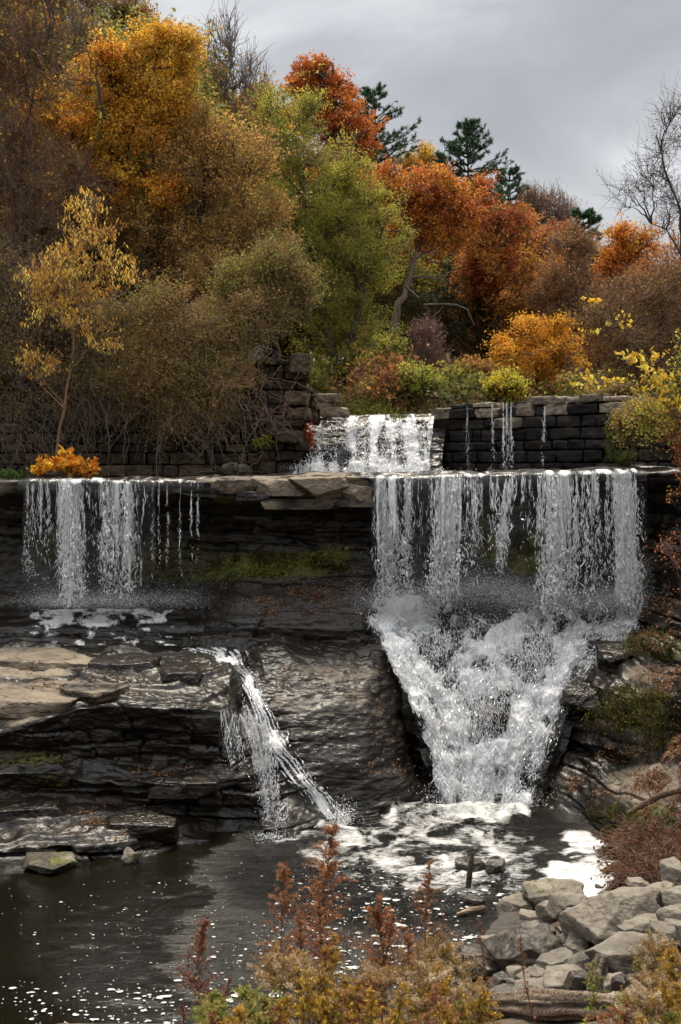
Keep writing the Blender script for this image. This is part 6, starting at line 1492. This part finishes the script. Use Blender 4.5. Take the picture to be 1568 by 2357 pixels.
# undergrowth at the foot of the wood
rng = np.random.default_rng(515)
UG = [tree('bush', 'low %s undergrowth bush, one of many at the foot of the wood' % w, 46, (784, 905), [(784, 880, 46, 22), (750, 890, 34, 16), (820, 888, 36, 18)], 530 + k, n1=12, n2=60, n3=420, n4=2, leaf=4800, size=.11, pal=pal, r0=.025, cat='bush', tw=.3, up=.4, group='undergrowth at the foot of the wood') for k, (w, pal) in enumerate((('rusty brown', [(.24, .10, .04), (.16, .08, .04), (.30, .15, .04)]), ('olive green', OLIVE), ('dark green', [(.07, .09, .02), (.10, .11, .025), (.13, .10, .03)])))]
for k, (x, Y) in enumerate([(q + rng.uniform(-20, 20), yy + rng.uniform(-1, 1)) for yy, xs in ((43, np.arange(560, 1560, 105)), (47, np.arange(520, 1640, 95)), (53, np.arange(480, 1700, 100))) for q in xs]):
    src = UG[k % 3]
    if k < 3: o = src
    else:
        o = src.copy(); COL.objects.link(o)
        for ch in src.children:
            c = ch.copy(); COL.objects.link(c); c.parent = o
    b = P(x, 900, Y); b[2] = float(hill_z(b[0], b[1])) - .1
    sc = rng.uniform(1.1, 2.0); o.location = [float(v) for v in b]; o.scale = (sc, sc, sc * rng.uniform(.8, 1.3)); o.rotation_euler = (0, 0, rng.uniform(0, 6.28))
# hanging moss on the right bank
def hang_moss(label, seed, spots, n, cols, ln):
    rng = np.random.default_rng(seed); t = thing('moss_clump', label, 'moss', P(*spots[len(spots) // 2][:3])); a = Acc()
    k = rng.integers(0, len(spots), n); S0 = np.array([P(*q) for q in spots]); s = S0[k] + rng.normal(0, 1, (n, 3)) * np.array([.34, .10, .16])
    L = rng.uniform(.12, .8, n) ** 1.3 * ln; e = s + np.stack([rng.normal(0, .12, n), -rng.uniform(.0, .14, n), -L], -1) ; s[:, 1] += .12; e[:, 1] += .12
    pts = curves(s, e, rng, 3, .15, .06); V, F = tubes(pts, taper(n, 3, .006, .003), 3); c = np.asarray(cols)[rng.integers(0, len(cols), n)] * rng.uniform(.6, 1.3, (n, 1)); a.add(V, F, np.repeat(c, 12, 0))
    m = n * 3; i = rng.integers(0, n, m); V, F = leaves(poly_at(pts, i, rng.uniform(0, 1, m)) + rng.normal(0, .06, (m, 3)), .06, .5, rng, np.array([0, -.3, -.5])); a.add(V, F, np.repeat(c[i], 4, 0))
    a.build('strands', M_LEAF, t)
MOSSC = [(.09, .08, .015), (.13, .12, .02), (.06, .07, .012), (.11, .07, .025), (.06, .038, .02), (.16, .16, .025)]
hang_moss('big shaggy clump of hanging green and brown moss on the right bank', 190, [(1410, 1620, 26.7), (1430, 1600, 26.6), (1455, 1590, 26.4), (1490, 1600, 26.1), (1520, 1630, 25.8), (1550, 1640, 25.4), (1490, 1660, 25.9), (1530, 1690, 25.5), (1415, 1650, 26.6)], 650, MOSSC, .9)
hang_moss('small clump of hanging moss on the right bank above the big one', 191, [(1490, 1478, 28.2), (1515, 1480, 27.9), (1540, 1490, 27.4), (1500, 1500, 28)], 700, MOSSC, .5)

# ---- forest filling behind
DARKF = [(.16, .12, .03), (.10, .10, .03), (.22, .11, .03)]
FB = [('oak_tree', 'dim brown oak deep in the wood', [(.17, .09, .035), (.12, .08, .03), (.22, .13, .04)]), ('ash_tree', 'dull olive ash deep in the wood', OLIVE), ('maple_tree', 'dull orange maple deep in the wood', [(.42, .18, .03), (.34, .12, .025), (.46, .26, .04)])]
protos = []
for k, (nm, lab, pal) in enumerate(FB):
    protos.append(tree(nm, lab + ', one of many behind', 58, (784, 900), [(784, 560, 100, 70), (740, 660, 90, 80), (840, 660, 90, 80), (784, 760, 110, 70)], 300 + k, n2=130, n3=900, leaf=13000, size=.16, pal=pal, r0=.16, clump=.28, group='trees deep in the wood'))
SKY = ([-300, 0, 350, 450, 600, 660, 900, 1000, 1150, 1300, 1400, 1568, 2000], [-60, -40, 40, 180, 250, 300, 400, 440, 500, 560, 620, 600, 520])
rng = np.random.default_rng(77)
PB = np.array(P(784, 900, 58)); PH = P(784, 500, 58)[2] - PB[2]
first = [True] * 3
for row_Y, xs in ((50, np.arange(-260, 640, 95)), (56, np.arange(-350, 1900, 85)), (63, np.arange(-420, 1980, 120)), (72, np.arange(-520, 2100, 120))):
    for x in xs:
        x = x + rng.uniform(-40, 40); Y = row_Y + rng.uniform(-2, 2); k = int(rng.integers(0, 3))
        if row_Y == 50 and x > 560: continue
        if row_Y < 60 and 860 < x < 1110: continue
        if x > 1100 and rng.uniform() < .7: k = 2
        b = P(x, 900, Y); b[2] = float(hill_z(b[0], b[1])) - .1
        top = np.interp(x, *SKY) + rng.uniform(15, 120); h = P(x, top, Y)[2] - b[2]
        s = h / PH
        src = protos[k]
        if first[k]: o = src; first[k] = False
        else:
            o = src.copy(); COL.objects.link(o)
            for ch in src.children:
                c = ch.copy(); COL.objects.link(c); c.parent = o
        o.location = [float(v) for v in b]; o.scale = (s * rng.uniform(.9, 1.3), s * rng.uniform(.9, 1.2), s); o.rotation_euler = (0, 0, rng.uniform(0, 6.28))

# ---- understory in the dark gap, and grasses behind the dam
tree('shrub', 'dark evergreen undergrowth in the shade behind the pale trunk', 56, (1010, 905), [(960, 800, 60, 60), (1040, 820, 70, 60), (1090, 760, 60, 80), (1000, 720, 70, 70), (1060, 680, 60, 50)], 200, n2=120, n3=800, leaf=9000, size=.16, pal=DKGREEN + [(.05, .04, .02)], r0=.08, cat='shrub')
def grass():
    rng = np.random.default_rng(210); a = Acc(); n = 15000
    x = rng.uniform(800, 1480, n); Y = rng.uniform(39.3, 45, n)
    p = P(x, 950, Y); yy = p[:, 1] ; keep = yy > np.interp(x, [800, 985, 1480], [39.6, 39.6, 35.0]); p = p[keep]; x = x[keep]; n = len(x)
    p[:, 1] -= sstep(985, 1480, x) * 4.0
    p[:, 2] = hill_z(p[:, 0], np.maximum(p[:, 1], 40)) - .1 + .2 * sstep(985, 1480, x)
    hgt = rng.uniform(.35, 1.05, n) * (.75 + .5 * fbm(np.stack([p[:, 0] * .9, p[:, 1] * .9, 0 * x], -1), 2, 4))
    zone = fbm(np.stack([p[:, 0] * .55, p[:, 1] * .5, 0 * x], -1), 3, 9)
    e = p + np.stack([rng.normal(0, .25, n), rng.normal(0, .2, n), hgt], -1)
    pts = curves(p, e, rng, 3, 0, .08); V, F = tubes(pts, taper(n, 3, .012, .004), 3)
    pal = np.array([(.24, .13, .07), (.30, .21, .11), (.17, .10, .055), (.16, .20, .03), (.26, .26, .05)])
    ci = np.where(zone > .12, rng.integers(3, 5, n), rng.integers(0, 3, n)); c = pal[ci] * rng.uniform(.6, 1.2, (n, 1)); a.add(V, F, np.repeat(c, 12, 0))
    m = n * 2; i = rng.integers(0, n, m); V, F = leaves(poly_at(pts, i, rng.uniform(.35, 1, m)) + rng.normal(0, .03, (m, 3)), .09, .35, rng); a.add(V, F, np.repeat(c[i] * 1.1, 4, 0))
    o = a.build('grass', M_LEAF, None, p.mean(0)); tag(o, 'reddish dry grass and green weeds along the stream bank behind the dam', 'grass', kind='stuff')
grass()
for x, y, Y, rx, ry, pal, lab, s in ((1160, 895, 40.5, 46, 24, [(.36, .36, .04), (.50, .36, .03)], 'yellow green low bush at the foot of the golden shrub', 1), (960, 890, 42, 60, 30, LIME, 'low green bush behind the upper falls', 2), (850, 925, 41.5, 50, 22, OLIVE + [(.24, .11, .06)], 'low mixed olive and red bush left of the upper falls lip', 3), (1090, 860, 44, 40, 26, [(.26, .12, .05), (.36, .18, .04)], 'rusty low bush under the dark gap in the wood', 4), (900, 850, 44, 60, 40, LIME + GOLD[:1], 'loose yellow green bush below the willow', 5), (1400, 930, 36, 60, 26, OLIVE + BROWN, 'low brown green bush on top of the right end of the dam', 6), (1490, 985, 31.5, 70, 50, OLIVE + BROWN, 'olive bush hanging over the right end of the dam wall', 7)):
    tree('bush', lab, Y, (x, y + ry + 6), [(x, y, rx, ry), (x - rx * .5, y + ry * .3, rx * .6, ry * .7), (x + rx * .5, y + ry * .3, rx * .6, ry * .7)], 220 + s, n1=10, n2=60, n3=500, n4=2, leaf=4200, size=.095, pal=pal, r0=.025, cat='bush', tw=.25, up=.4)
# ------------------------------------------------------------------ weeds on the near bank (slightly out of focus)
def weed(name, label, tip, Y, kind, seed, group=None, base_dx=0.0, scale=1.0, lean=0.0):
    rng = np.random.default_rng(seed)
    top = P(tip[0], tip[1], Y); bx = top[0] + base_dx; by = Y + rng.uniform(-.15, .15)
    b0 = np.array([bx, by, float(bank_z(bx, by)) - .05])
    t = thing(name, label, 'plant', b0, group)
    H = top[2] - b0[2]
    mid = b0 * .45 + top * .55 + np.array([rng.normal(0, .05), 0, .02]); 
    st = resample([b0, b0 * .75 + mid * .25 + rng.normal(0, .02, 3), mid, top], 24)
    K = {'plume': dict(stem=(.10, .045, .028), cols=[(.26, .115, .055), (.33, .15, .065), (.19, .08, .045), (.38, .20, .10)], f0=.40, n=60, L=.165, seeds=62, sz=.0085),
         'dark': dict(stem=(.08, .035, .025), cols=[(.20, .08, .045), (.15, .06, .038), (.25, .11, .06)], f0=.36, n=56, L=.115, seeds=44, sz=.009),
         'thin': dict(stem=(.12, .055, .03), cols=[(.22, .10, .05), (.17, .08, .04)], f0=.45, n=34, L=.06, seeds=24, sz=.008),
         'fluff': dict(stem=(.10, .07, .04), cols=[(.36, .27, .16), (.46, .36, .24), (.22, .14, .07), (.32, .20, .06), (.26, .17, .06)], f0=.72, n=46, L=.15, seeds=110, sz=.009),
         'gold': dict(stem=(.14, .10, .03), cols=[(.40, .23, .03), (.46, .29, .05), (.28, .16, .04), (.24, .18, .09)], f0=.55, n=46, L=.12, seeds=40, sz=.010),
         'green': dict(stem=(.10, .12, .03), cols=[(.24, .22, .06), (.30, .24, .08), (.17, .19, .04)], f0=.6, n=44, L=.14, seeds=44, sz=.010)}[kind]
    a = Acc(); V, F = tubes(st[None], taper(1, 23, .0065 * scale, .002), 6); a.add(V, F, K['stem']); a.build('stem', M_TWIG, t, smooth=True)
    n = int(K['n'] * scale); f = np.sort(K['f0'] + (1 - K['f0']) * rng.uniform(0, 1, n) ** .9)
    s = poly_at(st[None], np.zeros(n, int), np.minimum(f, .999)); rel = (f - K['f0']) / (1 - K['f0'])
    an = rng.uniform(0, 2 * math.pi, n)
    if kind == 'fluff': ln = K['L'] * (0.55 + .6 * rng.uniform(0, 1, n)) * (1.1 - .45 * rel); rise = .9
    else: ln = K['L'] * (1.12 - rel) * rng.uniform(.55, 1.35, n) * (np.minimum(1, .45 + rel * 3)); rise = 1.0
    ln = ln * scale * 1.45
    d = np.stack([np.cos(an), np.sin(an), np.full(n, rise)], -1)
    pts = curves(s, s + d * ln[:, None] * .8, rng, 5, .16 if kind != 'fluff' else .05, .07)
    pts[:, 4:, 2] -= (ln * (.26 if kind != 'fluff' else .1))[:, None] * np.array([.4, 1.0])
    c = Acc(); V, F = tubes(pts, taper(n, 5, .0022, .0009), 3); c.add(V, F, np.array(K['stem']) * 1.2)
    m = n * K['seeds']; i = rng.integers(0, n, m); tt = rng.uniform(.12 if kind != 'fluff' else .35, 1, m)
    p = poly_at(pts, i, np.minimum(tt, .999)) + rng.normal(0, .0055 if kind != 'fluff' else .010, (m, 3)) * scale
    V, F = leaves(p, K['sz'] * 1.3 * scale, .6, rng); cc = np.asarray(K['cols'])[rng.integers(0, len(K['cols']), n)[i]] * rng.uniform(.6, 1.6, (m, 1)); c.add(V, F, np.repeat(cc, 4, 0))
    c.build('plume', M_DRYPLANT, t)
    # leaves down the stem
    lp = {'plume': [(.16, .07, .035), (.22, .10, .04), (.26, .14, .05)], 'dark': [(.12, .05, .03), (.16, .075, .04)], 'thin': [(.17, .08, .04)], 'fluff': [(.20, .17, .04), (.40, .24, .03), (.22, .12, .05), (.15, .17, .03)],
          'gold': [(.52, .32, .03), (.46, .26, .03), (.26, .26, .04)], 'green': [(.17, .24, .03), (.24, .30, .04), (.36, .30, .05)]}[kind]
    k = {'plume': 60, 'dark': 50, 'thin': 24, 'fluff': 80, 'gold': 80, 'green': 95}[kind]
    f = rng.uniform(.1, .92 if kind in ('gold', 'green', 'fluff') else .6, k); s = poly_at(st[None], np.zeros(k, int), f); an = rng.uniform(0, 6.28, k)
    d = unit(np.stack([np.cos(an), np.sin(an), rng.uniform(-.5, .9, k)], -1)); L = rng.uniform(.05, .10, k)[:, None] * (1.15 - .5 * f[:, None]) * scale
    side = unit(np.cross(d, [0, 0, 1.0])); nrm = np.cross(side, d); w = L * .11
    q0, q1, q2 = s, s + d * L * .55 + nrm * L * .10, s + d * L - np.array([0, 0, 1]) * L * .22
    V = np.stack([q0, q1 + side * w, q2, q1 - side * w], 1).reshape(-1, 3)
    l = Acc(); l.add(V, np.arange(k * 4).reshape(k, 4), np.repeat(np.asarray(lp)[rng.integers(0, len(lp), k)] * rng.uniform(.7, 1.25, (k, 1)), 4, 0)); l.build('foliage', M_LEAF, t)
    return t

HERO = [('dry_goldenrod', 'tallest rusty brown dried plume, reaching up to the foot of the cascade', (768, 1898), 7.4, 'plume', 1.35),
        ('dry_goldenrod', 'rusty plume second in height, just left of the tallest plume', (655, 1990), 7.5, 'plume', 1.05),
        ('dry_goldenrod', 'slim rusty plume standing apart right of the tallest plume', (990, 1985), 7.6, 'plume', .95),
        ('dry_goldenrod', 'broad rusty plume leaning against the right side of the tallest plume', (868, 2062), 7.3, 'plume', 1.2),
        ('dry_goldenrod', 'short rusty plume between the slim plume and the broad leaning plume', (905, 2110), 7.2, 'plume', .8),
        ('dry_goldenrod', 'middle rusty plume low in front of the tallest plume', (730, 2080), 7.0, 'plume', 1.0),
        ('dry_goldenrod', 'low rusty plume right below the second tallest plume', (690, 2110), 7.2, 'plume', .9),
        ('dry_goldenrod', 'rusty plume with a bent tip directly left of the slim standing plume', (940, 2150), 7.2, 'plume', .8),
        ('dry_goldenrod', 'dark brown curled plume alone over the water at the left', (472, 2122), 7.6, 'dark', 1.15),
        ('dry_goldenrod', 'low dark plume bending beside the curled plume at the left', (530, 2250), 7.4, 'dark', .7),
        ('dry_goldenrod', 'drooping dark plume furthest left over the water', (420, 2310), 7.0, 'dark', .6),
        ('dry_weed', 'thin reddish stalk in front of the broad brown block', (1196, 2135), 8.4, 'thin', .9),
        ('dry_weed', 'thin reddish stalk in front of the long flat slab', (1098, 2105), 8.2, 'thin', .9),
        ('dry_weed', 'faint thin stalk left of the flat slab over the dark water', (1062, 2150), 8.2, 'thin', .7),
        ('dry_weed', 'thin reddish stalk over the dark rocks left of the broad brown block', (1020, 2085), 8.0, 'thin', .8),
        ('seeding_goldenrod', 'biggest pale fluffy seed head, left of the yellow leaved stalks', (645, 2205), 6.9, 'fluff', 1.25),
        ('seeding_goldenrod', 'pale fluffy seed head beside the biggest one, touching the yellow stalks', (690, 2215), 6.8, 'fluff', 1.1),
        ('seeding_goldenrod', 'tall pale fluffy seed head at the water edge in front of the dark grey rock', (1010, 2160), 7.4, 'fluff', 1.1),
        ('seeding_goldenrod', 'pale fluffy seed head right of the tall one, before the dark brown rock', (1062, 2200), 7.3, 'fluff', 1.0),
        ('seeding_goldenrod', 'pale fluffy seed head left of the tall one', (962, 2185), 7.2, 'fluff', 1.0),
        ('seeding_goldenrod', 'low pale fluffy seed head against the left end of the log', (1090, 2260), 6.9, 'fluff', .9),
        ('seeding_goldenrod', 'low pale fluffy seed head among yellow leaves left of the log', (1030, 2265), 6.7, 'fluff', .9),
        ('seeding_goldenrod', 'dull pale seed head low in the middle of the weeds', (850, 2230), 6.8, 'fluff', .9),
        ('seeding_goldenrod', 'tan fluffy seed head at the right border in front of the big grey block', (1512, 2165), 7.2, 'fluff', 1.1),
        ('seeding_goldenrod', 'tan fluffy seed head right below the border one, before the grey block', (1495, 2235), 6.9, 'fluff', .9),
        ('flowering_goldenrod', 'brightest yellow stalk pointing up left of the tallest plume', (772, 2160), 6.8, 'gold', 1.0),
        ('flowering_goldenrod', 'yellow leaved stalk leaning below the brightest yellow stalk', (735, 2235), 6.6, 'gold', 1.0),
        ('flowering_goldenrod', 'yellow stalk low in the centre of the weeds', (830, 2265), 6.6, 'gold', .9),
        ('flowering_goldenrod', 'yellow leaved plant under the low fluffy heads left of the log', (985, 2250), 6.7, 'gold', 1.0),
        ('flowering_goldenrod', 'tall yellow leaved plant at the right border', (1545, 2190), 6.8, 'gold', 1.2),
        ('flowering_goldenrod', 'yellow leaved plant low in the right corner', (1560, 2270), 6.5, 'gold', 1.1),
        ('green_weed', 'yellow green bushy weed furthest left along the bottom', (560, 2280), 6.6, 'green', 1.1),
        ('green_weed', 'green weed low between the two left fluffy heads', (610, 2300), 6.5, 'green', 1.0),
        ('green_weed', 'bright green shoot at the bottom below the low fluffy heads', (1050, 2310), 6.4, 'green', .9),
        ('green_weed', 'spindly green weed in front of the wood stump', (1365, 2215), 7.6, 'green', .7),
        ('green_weed', 'green weed at the right end of the log', (1440, 2290), 7.0, 'green', .8),
        ('green_weed', 'olive weed beside the tan seed head near the right border', (1470, 2210), 7.2, 'green', .8)]
for i, (nm, lab, tip, Y, kind, sc) in enumerate(HERO):
    if kind == 'fluff': tip = (tip[0], tip[1] + 22); sc *= .88
    weed(nm, lab, tip, Y, kind, 400 + i, None, float(np.random.default_rng(900 + i).normal(0.02, .10)), sc)
rng = np.random.default_rng(555)
FILL = [(x, y) for x, y in zip(np.linspace(470, 1110, 40) + rng.normal(0, 14, 40), 2318 + rng.normal(0, 30, 40) - 40 * np.exp(-((np.linspace(470, 1110, 40) - 830) / 160) ** 2))] + [(1450, 2320), (1500, 2300), (1530, 2260), (1480, 2340), (1550, 2330)]
GL = {'fluff': ('seeding_goldenrod', 'low pale seed head among the crowded weeds along the bottom', 'crowded pale seed heads'), 'gold': ('flowering_goldenrod', 'low yellow stalk among the crowded weeds along the bottom', 'crowded yellow stalks'), 'green': ('green_weed', 'low green weed among the crowded weeds along the bottom', 'crowded green weeds'), 'plume': ('dry_goldenrod', 'low rusty plume among the crowded weeds along the bottom', 'crowded rusty plumes')}
for i, (x, y) in enumerate(FILL):
    kind = ['fluff', 'gold', 'green', 'gold', 'plume', 'green', 'gold'][int(rng.integers(0, 7))] if x > 620 else ['green', 'plume', 'green', 'gold'][int(rng.integers(0, 4))]
    nm, lab, g = GL[kind]
    weed(nm, lab, (x, max(y, 2250 if x > 640 else 2290)), rng.uniform(5.9, 6.9), kind, 700 + i, g, rng.normal(0, .08), rng.uniform(.75, 1.05))
